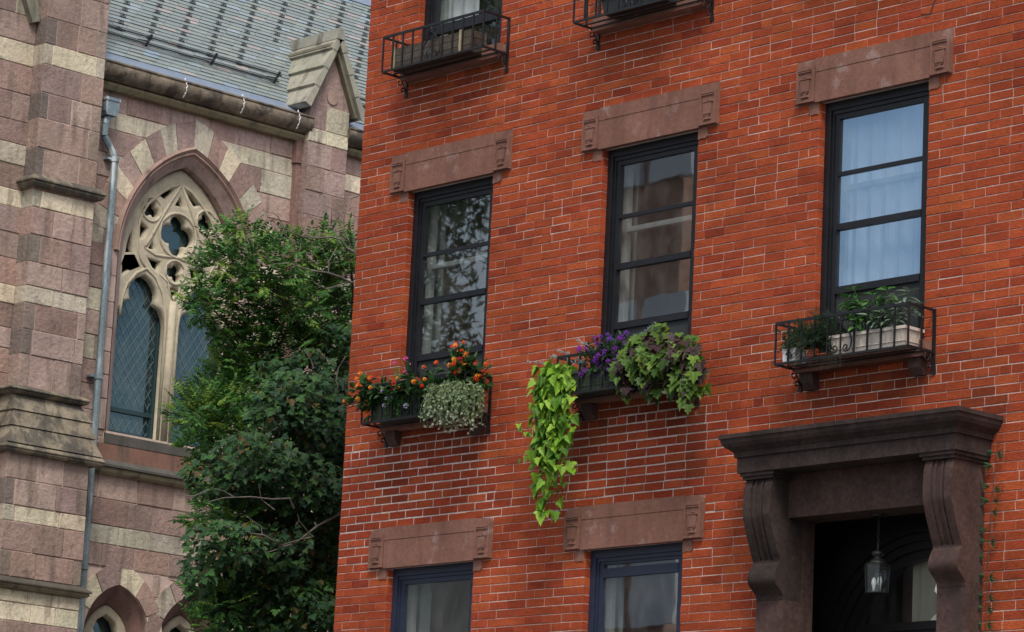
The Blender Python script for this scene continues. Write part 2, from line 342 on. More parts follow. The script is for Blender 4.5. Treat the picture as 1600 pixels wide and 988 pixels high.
def urn(mb, cx, cz, y0):
    """low carved relief: lid, rim, tapering bowl, foot"""
    f = lambda a, b, d: (cx+a, d, cz+b)
    y1 = y0-.011
    mb.prism([(-.012, .078), (.012, .078), (.018, .066), (-.018, .066)], f, y0, y1)
    mb.prism([(-.050, .060), (.050, .060), (.054, .050), (-.054, .050)], f, y0, y1-.004)
    mb.prism([(-.046, .046), (.046, .046), (.036, -.045), (.026, -.058), (-.026, -.058), (-.036, -.045)], f, y0, y1)
    mb.prism([(-.036, -.028), (.036, -.028), (.034, -.044), (-.034, -.044)], f, y0, y1-.005)
    mb.prism([(-.016, -.060), (.016, -.060), (.016, -.070), (-.016, -.070)], f, y0, y1)
    mb.prism([(-.032, -.072), (.032, -.072), (.036, -.086), (-.036, -.086)], f, y0, y1-.003)
def lintel(c, zb, worn):
    m = MB(); f = lambda a, b, d: (c+a, d, zb+b)
    m.prism([(-.545, -.004), (.545, -.004), (.545, .225), (-.545, .225)], f, .02, -.028)
    m.prism([(-.545, .228), (.545, .228), (.545, .332), (-.545, .332)], f, .02, -.031)
    r = random.Random(int(c*100)+int(zb*10))
    for s in (-1, 1):
        e = [(s*.520, -.0), (s*.61, -.0), (s*.62, -.02), (s*.62-.0, -.075), (s*.60, -.09), (s*.55, -.085), (s*.522, -.095)]
        m.prism(e if s > 0 else e[::-1], f, .02, -.006-r.uniform(0, .003))
        top = [(s*.547, .002), (s*.728, .002), (s*.732, .30), (s*.70, .322), (s*.547, .330)] if zb < 5 else [(s*.547, .002), (s*.730, .002), (s*.731, .331), (s*.547, .331)]
        m.prism(top if s > 0 else top[::-1], f, .02, -.022)
    lo = m.build('lintel', M['brownstone'], house)
    for s in (-1, 1):
        p = MB(); x = s*.6375
        f2 = lambda a, b, d: (c+x+a, d, zb+b)
        p.prism([(-.085, .006), (.085, .006), (.085, .272), (-.085, .272)], f2, -.0215, -.032)
        for (a0, b0, a1, b1) in ((-.085, .006, -.069, .272), (.069, .006, .085, .272), (-.069, .006, .069, .022), (-.069, .236, .069, .244), (-.069, .250, .069, .272)):
            p.prism([(a0, b0), (a1, b0), (a1, b1), (a0, b1)], f2, -.031, -.042)
        urn(p, c+x, zb+.130, -.0315)
        p.build('carved_panel', M['brownstone'], lo)
    return lo
for k in 'ABC': lintel(CX[k], 6.615, 0); lintel(CX[k], 9.6, 0)
for k in 'AB': lintel(CX[k], 3.45, 1)

def window(c, z0, z1, fm, gm, rails, name='window', casing=.055, gtop=.13, curtain=None, label=None):
    """casing, sash with rails, one pane between each pair of rails (rails: (z, half height) from the top)"""
    x0, x1 = c-HW, c+HW
    m = MB(); yc, yb = .062, .16
    m.box((x0, yc, z0), (x0+casing, yb, z1)); m.box((x1-casing, yc, z0), (x1, yb, z1)); m.box((x0+casing, yc, z1-.062), (x1-casing, yb, z1)); m.box((x0+casing, yc, z0), (x1-casing, yb, z0+.02))
    m.box((x0+casing, yc+.014, z1-.092), (x1-casing, yb, z1-.062)); m.box((x0+casing, yc+.016, z0+.02), (x0+casing+.022, yb, z1-.092)); m.box((x1-casing-.022, yc+.016, z0+.02), (x1-casing, yb, z1-.092))
    w = m.build('window', fm, house)
    if label: w['label'] = label
    a, b = x0+casing+.022, x1-casing-.022; st = .042; ztop_ = z1-.092; zt = z1-gtop
    s = MB(); ys = .088
    s.box((a, ys, z0+.02), (a+st, .13, ztop_)); s.box((b-st, ys, z0+.02), (b, .13, ztop_)); s.box((a+st, ys, zt), (b-st, .13, ztop_))
    zz = [zt]
    for (z, h) in rails:
        s.box((a+st, ys-(.006 if h > .02 else 0), z-h), (b-st, .13, z+h)); zz.append((z-h, z+h))
    s.build('sash', fm, w)
    top = zt
    lst = [(z-h, z+h) for z, h in rails]
    segs = []
    for lo, hi in lst: segs.append((hi, top)); top = lo
    if top > z0+.05: segs.append((z0+.02, top))
    for i, (p, q) in enumerate(segs):
        g_ = MB(); yy = .103 if i % 2 else .107
        last = len(rails) == 3 and i == len(segs)-1
        g_.add([(a+st, yy, p), (b-st, yy, p), (b-st, yy, q), (a+st, yy, q)], [(0, 1, 2, 3)]); g_.build('fly_screen' if last else 'pane', M['screen'] if last and z0 < 7 else gm, w, recalc=False)
    # inner frame seen through the panes
    inn = MB(); yi = .185
    inn.box((x0+.06, yi, z0), (x0+.115, yi+.05, z1-.02)); inn.box((x1-.115, yi, z0), (x1-.06, yi+.05, z1-.02))
    zmid = (z0+z1)/2+.33; inn.box((x0+.115, yi, zmid-.02), (x1-.115, yi+.05, zmid+.02))
    inn.build('inner_sash', M['frame_in'], w)
    if curtain:
        cu = MB(); n = 26
        for (u0, u1, zz0, yy, mt) in curtain:
            vs = []; 
            for i in range(n+1):
                t = i/n; x = x0+(x1-x0)*(u0+(u1-u0)*t); y = yy+.018*math.sin(t*(u1-u0)*46)
                vs += [(x, y, zz0), (x, y, z1-.03)]
            cu.add(vs, [(2*i, 2*i+2, 2*i+3, 2*i+1) for i in range(n)])
        cu.build('curtain', M[curtain[0][4]], w, recalc=False)
    return w
R2 = [(6.068, .014), (5.668, .023), (5.195, .026)]
window(CX['A'], 4.70, 6.615, M['black'], M['glass'], R2, curtain=[(.0, .14, 4.75, .30, 'drape')], label='black framed window with dark tree reflections above the orange flowers')
window(CX['B'], 4.70, 6.615, M['black'], M['glass'], R2, curtain=[(.0, .12, 4.75, .30, 'drape')], label='black framed window reflecting a brick house above the purple flowers')
window(CX['C'], 4.70, 6.615, M['black'], M['paleglass'], R2, curtain=[(.10, .96, 5.2, .22, 'curtain')], label='black framed window with pale blue panes above the doorway')
RU = [(8.9, .014), (8.5, .02), (8.01, .040)]
window(CX['A'], 7.69, 9.6, M['black'], M['glass'], RU, curtain=[(.10, .50, 8.02, .22, 'curtain')], label='black framed window with a white curtain at the top left')
window(CX['B'], 7.69, 9.6, M['black'], M['glass'], RU, curtain=[(.3, .50, 7.72, .24, 'curtain')])
window(CX['C'], 7.69, 9.6, M['black'], M['glass'], RU)
window(CX['A'], 1.35, 3.45, M['navy'], M['glass'], [(2.3, .03)], curtain=[(.05, .25, 1.4, .26, 'drape')], label='navy framed window under the silvery trailing plant')
window(CX['B'], 1.35, 3.45, M['navy'], M['glass'], [(3.27, .035), (2.3, .03)], gtop=.115, curtain=[(.05, .18, 1.4, .26, 'drape')], label='navy framed window beside the doorway with a slightly lowered sash')
def sill(c, z0, z1, p, corbel):
    m = MB()
    m.prism([(-.02, z0), (p, z0), (p, z1-.012), (-.02, z1), (-.16, z1), (-.16, z0)], lambda a, b, d: (d, -a, b), c-.60, c+.60)
    o = m.build('sill', M['brownstone'], house)
    if corbel:
        for s in (-1, 1):
            q = MB(); q.prism([(-.02, z0-.003), (p-.02, z0-.003), (p-.03, z0-.07), (.03, z0-.12), (-.02, z0-.12)], lambda a, b, d: (d, -a, b), c+s*.50-.055, c+s*.50+.055); q.build('corbel', M['redstone'], o)  # darker stone than the sill, carrying the soot and shadow beneath it
for k in 'ABC': sill(CX[k], 4.575, 4.70, .10, True); sill(CX[k], 7.565, 7.69, .10, False)
for k in 'AB': sill(CX[k], 1.22, 1.35, .1, False)

# ---------------------------------------------------------------- doorway
DX = -15.05
surr = MB()
surr.sweep(FAC, DX-.63, DX+.63, [(0, 4.105), (.476, 4.097), (.477, 4.066), (.468, 4.062), (.462, 4.035), (.445, 4.008), (.418, 3.992), (.402, 3.978), (.395, 3.976), (.394, 3.938), (.377, 3.934), (.376, 3.826), (0, 3.826)])
door = surr.build('door_surround', M['darkstone'], house)
prof = [(0, 3.776), (.325, 3.776), (.345, 3.72), (.352, 3.65), (.354, 3.56), (.350, 3.50), (.325, 3.42), (.293, 3.34), (.258, 3.255), (.231, 3.195), (.247, 3.165), (.265, 3.13), (.280, 3.095), (.283, 3.065), (.276, 3.04), (.255, 3.015), (.226, 2.993), (.198, 2.967), (.186, 2.95), (.184, 2.923), (0, 2.923)]
def smooth_prof(P, n=4):
    o = []
    for i in range(len(P)-1):
        p0, p1, p2, p3 = P[max(0, i-1)], P[i], P[i+1], P[min(len(P)-1, i+2)]
        for k in range(n):
            t = k/n; o.append(tuple(.5*(2*p1[a]+(p2[a]-p0[a])*t+(2*p0[a]-5*p1[a]+4*p2[a]-p3[a])*t*t+(3*p1[a]-p0[a]-3*p2[a]+p3[a])*t**3) for a in (0, 1)))
    return o+[P[-1]]
prof = prof[:1]+smooth_prof(prof[1:-2])+prof[-2:]
for (xa, xb) in ((-16.005, -15.745), (-14.345, -14.095)):
    b = MB()   # bed mould block over the console
    for (zz0, zz1, p, e) in ((3.800, 3.8255, .365, .042), (3.776, 3.7995, .352, .02)):
        b.prism([(xa-e, -.01), (xb+e, -.01), (xb+e*.7, p), (xa-e*.7, p)], lambda u, q, z: (u, -q, z), zz0, zz1)
    b.build('bed_mould', M['darkstone'], door)
    cns = MB(); w = xb-xa
    for (t0, t1, dp) in ((0, .26, 0), (.26, .34, -.014), (.34, .42, -.004), (.42, .58, -.016), (.58, .66, -.004), (.66, .74, -.014), (.74, 1, 0)):
        pr = [(p+(dp if (z > 3.2 and p > .1) else 0), z) for p, z in prof]
        cns.prism(pr, lambda a, z, d: (d, -a, z), xa+w*t0, xa+w*t1)
    cns.build('console', [M['redstone'] if xa > -15 else M['darkstone']], door)
    pl = MB(); pl.box((xa, -.181, .1), (xb, .0, 2.922)); pl.box((xa-.02, -.2, .1), (xb+.02, -.002, .35))
    if xa < -15: pl.box((xa+.1, 0, .1), (xb, .13, 3.83))
    else: pl.box((xa, 0, .1), (xb-.1, .13, 3.83))
    pl.build('pilaster', M['redstone'], door)
bm_ = MB(); bm_.box((-15.745, -.157, 3.51), (-14.345, .13, 3.824)); bm_.build('door_head', M['redstone'], door)
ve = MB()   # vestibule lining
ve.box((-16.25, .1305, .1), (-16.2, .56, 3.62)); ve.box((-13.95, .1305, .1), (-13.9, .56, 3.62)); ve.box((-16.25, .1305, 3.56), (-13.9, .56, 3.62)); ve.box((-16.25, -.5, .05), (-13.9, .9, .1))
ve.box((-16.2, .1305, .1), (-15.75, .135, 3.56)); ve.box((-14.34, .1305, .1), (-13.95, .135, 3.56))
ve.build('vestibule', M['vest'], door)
AZ = 2.533
def arch_ring(m, r0, r1, y0, y1, zb, n=28):
    """round headed frame band between radii r0<r1 from floor zb"""
    pts = [(-1, None)]
    ang = [math.pi*i/n for i in range(n+1)]
    o = [(r1*math.cos(a), AZ+r1*math.sin(a)) for a in ang]; i_ = [(r0*math.cos(a), AZ+r0*math.sin(a)) for a in ang]
    o = [(r1, zb)]+o+[(-r1, zb)]; i_ = [(r0, zb)]+i_+[(-r0, zb)]
    k = len(o); vs = [(DX+a, y0, b) for a, b in o]+[(DX+a, y0, b) for a, b in i_]+[(DX+a, y1, b) for a, b in o]+[(DX+a, y1, b) for a, b in i_]
    fs = []
    for q in range(k-1): fs += [(q, q+1, k+q+1, k+q), (2*k+q, 3*k+q, 3*k+q+1, 2*k+q+1), (k+q, k+q+1, 3*k+q+1, 3*k+q), (q, 2*k+q, 2*k+q+1, q+1)]
    m.add(vs, fs)
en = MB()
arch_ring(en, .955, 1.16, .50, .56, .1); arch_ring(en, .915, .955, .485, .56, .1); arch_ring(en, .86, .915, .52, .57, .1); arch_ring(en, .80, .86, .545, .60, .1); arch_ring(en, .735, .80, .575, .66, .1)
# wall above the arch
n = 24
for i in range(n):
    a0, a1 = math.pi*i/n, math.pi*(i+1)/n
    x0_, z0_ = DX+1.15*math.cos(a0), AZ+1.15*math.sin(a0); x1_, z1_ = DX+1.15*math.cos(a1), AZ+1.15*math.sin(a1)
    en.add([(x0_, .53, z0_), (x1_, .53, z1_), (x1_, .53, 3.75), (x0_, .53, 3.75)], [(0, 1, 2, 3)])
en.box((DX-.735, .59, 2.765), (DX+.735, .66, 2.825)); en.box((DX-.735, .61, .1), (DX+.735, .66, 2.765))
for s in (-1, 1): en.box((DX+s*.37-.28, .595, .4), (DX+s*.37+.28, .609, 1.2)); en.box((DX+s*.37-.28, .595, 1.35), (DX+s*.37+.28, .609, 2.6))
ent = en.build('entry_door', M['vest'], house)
fg = MB(); ang = [math.pi*i/24 for i in range(25)]
pts = [(DX+.735*math.cos(a), .625, max(2.82, AZ+.735*math.sin(a))) for a in ang]; fg.add(pts, [tuple(range(25))]); fg.build('fanlight', M['glass'], ent, recalc=False)
dk = MB(); dk.lathe([(.0, 0), (.03, .0), (.035, .02), (.03, .04), (0, .045)], (DX-.05, .57, 1.1), 10); dk.build('door_knob', M['brass'], ent)
dc = MB(); n = 30; vs = []  # added sheet, coloured like the lit hall seen through the fanlight
for i in range(n+1):
    t = i/n; x = DX-.25+.92*t; y = .70+.015*math.sin(t*40); vs += [(x, y, 2.75), (x, y, 3.35)]
dc.add(vs, [(2*i, 2*i+2, 2*i+3, 2*i+1) for i in range(n)]); dc.build('lit_hall_sheet', M['lit_hall'], ent, recalc=False)
st = MB()
for i in range(9): st.box((DX-1.0, -.5-.29*(i+1), GROUND), (DX+1.0, -.5-.29*i+.0, .05-.19*(i+1)+.0))
st.box((DX-1.1, -.5, GROUND), (DX+1.1, 0, .049)); st.build('stoop', M['darkstone'], house)

# ---------------------------------------------------------------- hanging lantern
LC = (-15.05, .02)
lan = thing('hanging_lantern', 'small glass porch lantern hanging on a chain in the dark doorway', 'lantern', (LC[0], LC[1], 2.95))
m = MB(); m.lathe([(.0, 3.492), (.05, 3.492), (.06, 3.502), (.06, 3.509), (0, 3.509)], (*LC, 0), 14); m.build('canopy', M['brass'], lan)
m = MB()
for i in range(9): 
    z = 3.315+i*.020; a = (i % 2)*math.pi/2; pts = [(LC[0]+.009*math.cos(t)*math.cos(a), LC[1]+.009*math.cos(t)*math.sin(a), z+.0145*math.sin(t)) for t in [2*math.pi*q/8 for q in range(9)]]; m.tube(pts, .0022, 4)
m.tube([(*LC, 3.49), (*LC, 3.49-.004)], .004); m.build('chain', M['brass'], lan)
m = MB(); m.lathe([(0, 3.312), (.008, 3.31), (.006, 3.262), (.012, 3.255), (.038, 3.243), (.046, 3.230), (.040, 3.218), (.026, 3.206), (.026, 3.198), (.040, 3.188), (.060, 3.170), (.066, 3.150), (0, 3.148)], (*LC, 0), 18); m.build('cap', M['brass'], lan, smooth=True)
m = MB(); pn = []
def hexp(r, z): return [(LC[0]+r*math.cos(R_(60*i+20)), LC[1]+r*math.sin(R_(60*i+20)), z) for i in range(6)]
T_, B_ = hexp(.092, 3.145), hexp(.082, 2.952)
for i in range(6):
    j = (i+1) % 6
    m.tube([T_[i], B_[i]], .0045, 4); m.tube([T_[i], T_[j]], .005, 4); m.tube([B_[i], B_[j]], .005, 4); m.tube([T_[i], (T_[i][0], T_[i][1], T_[i][2]+.014)], .004, 4)
m.build('frame', M['brass'], lan)
for i in range(6):
    j = (i+1) % 6; q = MB(); q.add([T_[i], T_[j], B_[j], B_[i]], [(0, 1, 2, 3)]); q.build('lantern_pane', M['lampglass'], lan, recalc=False)
for (dx, dy, dz) in ((-.022, -.01, 0), (.012, .012, .012)):
    q = MB(); q.lathe([(0, 2.965), (.010, 2.965), (.010, 2.99+dz), (.015, 3.005+dz), (.019, 3.025+dz), (.013, 3.05+dz), (0, 3.066+dz)], (LC[0]+dx, LC[1]+dy, 0), 10); q.build('bulb', M['bulb'], lan, smooth=True)
m = MB(); m.lathe([(0, 2.947), (.03, 2.945), (.083, 2.951), (.03, 2.962), (0, 2.962)], (*LC, 0), 6); m.build('base', M['brass'], lan)

# ---------------------------------------------------------------- cable on the wall
m = MB(); m.tube([(-14.36, -.008, 7.75), (-14.44, -.008, 7.5), (-14.627, -.008, 7.19), (-14.668, -.012, 7.088), (-14.70, -.012, 7.096), (-14.754, -.006, 7.108)], .0038, 5)
tag(m.build('wall_cable', M['darkmetal']), 'thin dark cable pinned to the brick above the right-hand lintel', 'cable')

# ---------------------------------------------------------------- iron window baskets
def spiral(c, r0, turns, a0, sgn, k=16):
    return [(c[0]+r0*(1-.78*i/k)*math.cos(a0+sgn*turns*2*math.pi*i/k), c[1]+r0*(1-.78*i/k)*math.sin(a0+sgn*turns*2*math.pi*i/k)) for i in range(k+1)]
def make_basket(c, z, label):
    b = thing('window_basket', label, 'iron basket', (c, 0, z), 'black iron window baskets')
    x0, x1, P, H = c-.62, c+.62, .285, .30
    m = MB(); q = .007
    for zz in (z, z+H):
        m.bar((x0, -P, zz), (x1, -P, zz), .012, .018 if zz == z else .022); m.bar((x0, -P, zz), (x0, 0, zz), .012, .018); m.bar((x1, -P, zz), (x1, 0, zz), .012, .018)
    m.build('rail', M['iron'], b)
    for i in range(11):
        if i == 5: continue
        x = x0+(x1-x0)*i/10; m = MB(); m.bar((x, -P, z), (x, -P, z+H), .012, .012); m.build('bar', M['iron'], b)
    for x in (x0, x1):
        m = MB(); m.bar((x, -P*.5, z), (x, -P*.5, z+H), .012, .012); m.build('bar', M['iron'], b)
    m = MB()
    for yy in (-.19, -.10, -.03): m.bar((x0, yy, z-.004), (x1, yy, z-.004), .02, .008)
    m.build('floor_bar', M['iron'], b)
    m = MB(); Y = -P-.004
    m.bar((c, -P, z), (c, -P, z+H), .010, .010)
    for s in (-1, 1):
        pts = [(c+s*.012, z+.235)]
        top = spiral((c+s*.028, z+.262), .020, 1.1, math.pi/2 if s > 0 else math.pi/2, s)[::-1]
        path = [(a, b_) for a, b_ in top]+[(c+s*.010, z+.235), (c+s*.045, z+.19), (c+s*.085, z+.15), (c+s*.105, z+.10), (c+s*.100, z+.055), (c+s*.075, z+.028)]
        bot = spiral((c+s*.052, z+.052), .030, 1.15, -math.pi/3 if s > 0 else -2*math.pi/3, -s)
        path = path+bot
        m.tube([(a, Y, b_) for a, b_ in path], .0062, 5)
    m.build('scroll_ornament', M['iron'], b)
    for s, x in ((-1, x0), (1, x1)):
        m = MB(); m.box((x-.013, -.012, z-.15), (x+.013, -.002, z+H+.01)); m.box((x-.018, -.014, z-.155), (x+.018, -.001, z-.125)); m.build('wall_strap', M['iron'], b)
        k = MB(); sp1 = spiral((-.085, z-.045), .034, 1.1, math.pi/2, -1)
        sp2 = spiral((-.045, z-.105), .026, 1.0, 0, 1)
        k.tube([(x, 0-.012, z-.13)]+[(x, a, b_) for a, b_ in sp2][:1]+[(x, a, b_) for a, b_ in sp2], .005, 5)
        k.tube([(x, -.01, z-.13), (x, -.018, z-.09), (x, -.05, z-.035), (x, -.085, z-.011)]+[(x, a, b_) for a, b_ in sp1], .0055, 5)
        k.build('scroll_bracket', M['iron'], b)
    return b
def copy_thing(o, loc, label):
    r = o.copy(); COL.objects.link(r); r.location = loc; r['label'] = label
    for ch in [c for c in bpy.data.objects if c.parent == o]:
        d = ch.copy(); COL.objects.link(d); d.parent = r; d.matrix_parent_inverse = ch.matrix_parent_inverse.copy()
    return r
bk = make_basket(CX['A'], 7.60, 'black iron basket holding a weathered wooden box at the upper left')
copy_thing(bk, (CX['B'], 0, 7.60), 'black iron basket cut off by the top edge, above the middle column of windows')
copy_thing(bk, (CX['A'], 0, 4.61), 'black iron basket under the orange and red flowers and silvery trailing plant')
copy_thing(bk, (CX['B'], 0, 4.61), 'black iron basket under the purple flowers and lime green hanging vine')
copy_thing(bk, (CX['C'], 0, 4.61), 'black iron basket with herbs and a cream trough above the doorway')

# ---------------------------------------------------------------- planters
def trough(name, label, x0, x1, y0, y1, z0, z1, m, ribs=True, cat='planter'):
    t = thing(name, label, cat, ((x0+x1)/2, (y0+y1)/2, z0))
    b = MB(); e = .018
    def ring(ax, bx, ay, by, z): return [(ax, ay, z), (bx, ay, z), (bx, by, z), (ax, by, z)]
    vs = ring(x0+e, x1-e, y0+e, y1-e, z0)+ring(x0, x1, y0, y1, z1-.02)+ring(x0+.012, x1-.012, y0+.012, y1-.012, z1-.02)+ring(x0+.02, x1-.02, y0+.02, y1-.02, z0+.01)
    fs = [(3, 2, 1, 0)]
    for a, c in ((0, 4), (4, 8), (8, 12)):
        fs += [(a+i, a+(i+1) % 4, c+(i+1) % 4, c+i) for i in range(4)]
    b.add(vs, fs)
    if ribs:
        nrib = int((x1-x0)/.035)
        for i in range(nrib):
            x = x0+.03+(x1-x0-.06)*i/(nrib-1); b.bar((x, y0+e-.001, z0+.012), (x, y0-.001, z1-.025), .008, .006)
        for i in range(5):
            y = y0+.03+(y1-y0-.06)*i/4; b.bar((x1-e+.001, y, z0+.012), (x1+.001, y, z1-.025), .006, .008)
        b.box((x0+.006, y0+.006, z0+.035), (x1-.006, y1-.006, z0+.041))
    b.build('tub', m, t)
    r = MB(); w = .012
    r.box((x0-w, y0-w, z1-.022), (x1+w, y0+.012, z1)); r.box((x0-w, y1-.012, z1-.022), (x1+w, y1+w, z1)); r.box((x0-w, y0+.012, z1-.022), (x0+.012, y1-.012, z1)); r.box((x1-.012, y0+.012, z1-.022), (x1+w, y1-.012, z1))
    r.build('rim', m, t)
    s = MB(); s.box((x0+.012, y0+.012, z1-.05), (x1-.012, y1-.012, z1-.03)); s.build('soil', M['soil'], t)
    return t
trough('planter_box', 'green plastic trough under the orange lantana flowers, in the iron basket', CX['A']-.55, CX['A']+.50, -.26, -.08, 4.628, 4.79, M['greenbox'])
trough('planter_box', 'green plastic trough behind the iron bars under the purple flowers', CX['B']-.50, CX['B']+.50, -.26, -.08, 4.628, 4.79, M['greenbox'])
trough('planter_box', 'cream ribbed plastic trough holding basil and sage above the doorway', -15.30, -14.615, -.262, -.075, 4.625, 4.765, M['whitebox'])
wb = thing('wooden_planter', 'weathered grey wooden planter box in the upper-left iron basket', 'planter', (CX['A'], -.15, 7.62))
b = MB(); rw = random.Random(4)
X0, X1, Y0, Y1, Zb, Zt = -20.30, -19.33, -.235, -.06, 7.612, 7.80
for i in range(3):
    z = Zb+(Zt-Zb)*i/3; h = (Zt-Zb)/3-.004; c = jit((.085, .07, .058), .3, rw)
    b.box((X0, Y0, z), (X1, Y0+.018, z+h), c); b.box((X0, Y1-.018, z), (X1, Y1, z+h), c)
    c2 = jit((.075, .058, .046), .3, rw); b.box((X0, Y0+.0181, z), (X0+.018, Y1-.0181, z+h), c2); b.box((X1-.018, Y0+.0181, z), (X1, Y1-.0181, z+h), c2)
b.box((X0+.02, Y0+.02, Zb), (X1-.02, Y1-.02, Zb+.015), (.1, .08, .06)); b.build('boards', M['wood'], wb)
b = MB()
for x in (X0+.012, X1-.13): b.box((x, Y0-.012, Zb), (x+.022, Y0-.001, Zt+.01), (.42, .36, .22))
b.build('batten', M['wood'], wb)
s = MB(); s.box((X0+.02, Y0+.02, Zt-.05), (X1-.02, Y1-.02, Zt-.03)); s.build('soil', M['soil'], wb)
tp = trough('planter_box', 'dark trough in the iron basket at the top edge', CX['B']-.35, CX['B']+.35, -.25, -.08, 7.618, 7.76, M['darkmetal'], ribs=False)
pot = thing('herb_pot', 'small white pot with a blue-black mark at the left end of the herb basket', 'pot', (-15.72, -.18, 4.62))
b = MB(); b.prism([(-.055, 0), (.055, 0), (.065, .10), (-.065, .10)], lambda a, z, d: (-15.71+a, d, 4.625+z), -.245, -.12); b.build('pot_body', M['curtain'], pot)
b = MB(); b.box((-15.72, -.2475, 4.655), (-15.70, -.2455, 4.70)); b.box((-15.695, -.2475, 4.655), (-15.675, -.2455, 4.685)); b.box((-15.72, -.2475, 4.648), (-15.675, -.2455, 4.654)); b.build('pot_mark', M['darkmetal'], pot)
s = MB(); s.box((-15.765, -.24, 4.722), (-15.655, -.125, 4.727)); s.build('soil', M['soil'], pot)

# ---------------------------------------------------------------- plants
SH = dict(
    oval=[(.0, .0), (.25, .34), (.5, .42), (.75, .28), (1, 0)],
    slim=[(.0, .0), (.3, .16), (.6, .15), (1, 0)],
    heart=[(0, 0), (-.10, .22), (.02, .44), (.25, .50), (.5, .38), (.78, .15), (1, 0)],
    vine=[(0, 0), (-.10, .20), (-.04, .46), (.16, .60), (.22, .38), (.46, .36), (.72, .17), (1, 0)],
    maple=[(0, 0), (-.08, .20), (.02, .48), (.20, .42), (.34, .64), (.46, .46), (.44, .26), (.70, .30), (.74, .16), (1, 0)],
    rhomb=[(0, 0), (.45, .24), (1, 0)],
    petal=[(0, .12), (.5, .42), (.9, .3), (1, 0)])
def leaf(mb, p, d, nrm, L, W, shape, col, fold=.25, droop=.15):
    d = Vector(d).normalized(); nrm = Vector(nrm); s = d.cross(nrm)
    if s.length < 1e-4: s = d.orthogonal()
    s.normalize(); n = s.cross(d).normalized(); p = Vector(p); o = SH[shape]
    base = len(mb.v)
    mid = [o[0], o[-1]]
    for sg in (1, -1):
        pts = []
        for (t, w) in o:
            pts.append(p+d*(t*L)+s*(sg*w*W)+n*(abs(w)*W*fold-droop*L*t*t))
        b0 = len(mb.v); mb.v.extend(tuple(q) for q in pts); f = list(range(b0, b0+len(o)))
        mb.f.append(f if sg > 0 else f[::-1]); mb.c.append(col); mb.m.append(0)
def rv(r): 
    while True:
        v = Vector((r.uniform(-1, 1), r.uniform(-1, 1), r.uniform(-1, 1)))
        if .05 < v.length < 1: return v
def flower(mb, p, d, rad, cols, r, np_=7):
    """a small domed head of florets"""
    d = Vector(d).normalized(); a = d.orthogonal().normalized(); b = d.cross(a)
    for ring, (q, k, up) in enumerate(((1.0, np_, 0), (.55, max(4, np_-2), .35), (.15, 3, .55))):
        for i in range(k):
            t = 2*math.pi*(i+.5*ring)/k+r.uniform(-.2, .2); dirr = a*math.cos(t)+b*math.sin(t)
            c = cols[0] if ring == 0 else (cols[1] if r.random() < .8 else cols[0])
            leaf(mb, Vector(p)+dirr*rad*q*.3+d*rad*up, dirr+d*(.2+.4*ring), d, rad*.75, rad*.62, 'petal', jit(c, .12, r), .1, .25)
def plant(name, label, loc, cat='plant', group=None): return thing(name, label, cat, loc, group)

# --- left basket: lantana along the trough and one taller bush, silver trailing mound, pink and violet flowers
GA = [(.030, .085, .020), (.022, .065, .022), (.045, .11, .025), (.028, .075, .030)]
def lantana(label, stems, r, fl):
    t = plant('lantana', label, stems[0][0]); lv, fw, sm = MB(), MB(), MB()
    for (b, e, n) in stems:
        b, e = Vector(b), Vector(e); midp = (b+e)/2+Vector((0, -.03, .03)); pts = [b*(1-u)**2+midp*2*u*(1-u)+e*u*u for u in [i/5 for i in range(6)]]
        sm.tube(pts, .003, 4, (.05, .07, .03))
        for i in range(n):
            u = r.uniform(.15, 1); q = b*(1-u)**2+midp*2*u*(1-u)+e*u*u; v = rv(r); d = v+Vector((0, -.35, .1))
            leaf(lv, q+v*.035, d, Vector((0, -.5, .9))+rv(r)*.7, r.uniform(.055, .085), r.uniform(.045, .065), 'oval', jit(r.choice(GA), .2, r), .3, .3)
        if r.random() < fl:
            cols = r.choice([((.58, .018, .012), (.66, .03, .012)), ((.62, .035, .01), (.80, .18, .02)), ((.78, .15, .01), (.88, .42, .05)), ((.58, .014, .014), (.70, .06, .012)), ((.74, .11, .01), (.86, .34, .03))])
            for _ in range(r.choice([1, 1, 2])):
                flower(fw, e+rv(r)*.025+Vector((0, -.03, .03)), Vector((.2, -1, .7))+rv(r)*.4, r.uniform(.016, .023), cols, r)
    sm.build('stems', M['leaf'], t); lv.build('leaves', M['leaf'], t, recalc=False); fw.build('flowers', M['petal'], t, recalc=False)
    return t
r = random.Random(21)
stems = []
for i in range(36):
    x = r.uniform(-20.25, -19.45); y = r.uniform(-.26, -.12)
    ex = x+r.uniform(-.12, .10); stems.append(((x, y, 4.77), (ex, y+r.uniform(-.22, .02), 4.80+r.uniform(-.02, .16)), 15))
for i in range(8):
    stems.append(((-20.2, -.18, 4.77), (-20.30-r.uniform(0, .28), -.24-r.uniform(0, .12), 4.72+r.uniform(-.06, .18)), 13))
lantana('orange and red lantana spreading along the left half of the left basket', stems, r, .75)
stems = []
for i in range(30):
    a = r.uniform(0, 2*math.pi); q = r.uniform(.02, .23); stems.append(((-19.25+r.uniform(-.05, .05), -.17, 4.78), (-19.25+q*math.cos(a)*1.05, -.20+q*math.sin(a)*.6, 4.90+r.uniform(-.03, .28)*(1-q*1.6)), 14))
for i in range(6): stems.append(((-19.2, -.17, 4.78), (-18.98+r.uniform(-.05, .03), -.22+r.uniform(-.05, .05), 4.86+r.uniform(-.08, .1)), 12))
lantana('taller bushy lantana with red and orange heads in front of the left window pane', stems, r, .95)
t = plant('trailing_plant', 'silvery green trailing mound with tiny white tips spilling over the left basket', (-19.2, -.2, 4.78)); lv, fw, sm = MB(), MB(), MB()
r = random.Random(8)
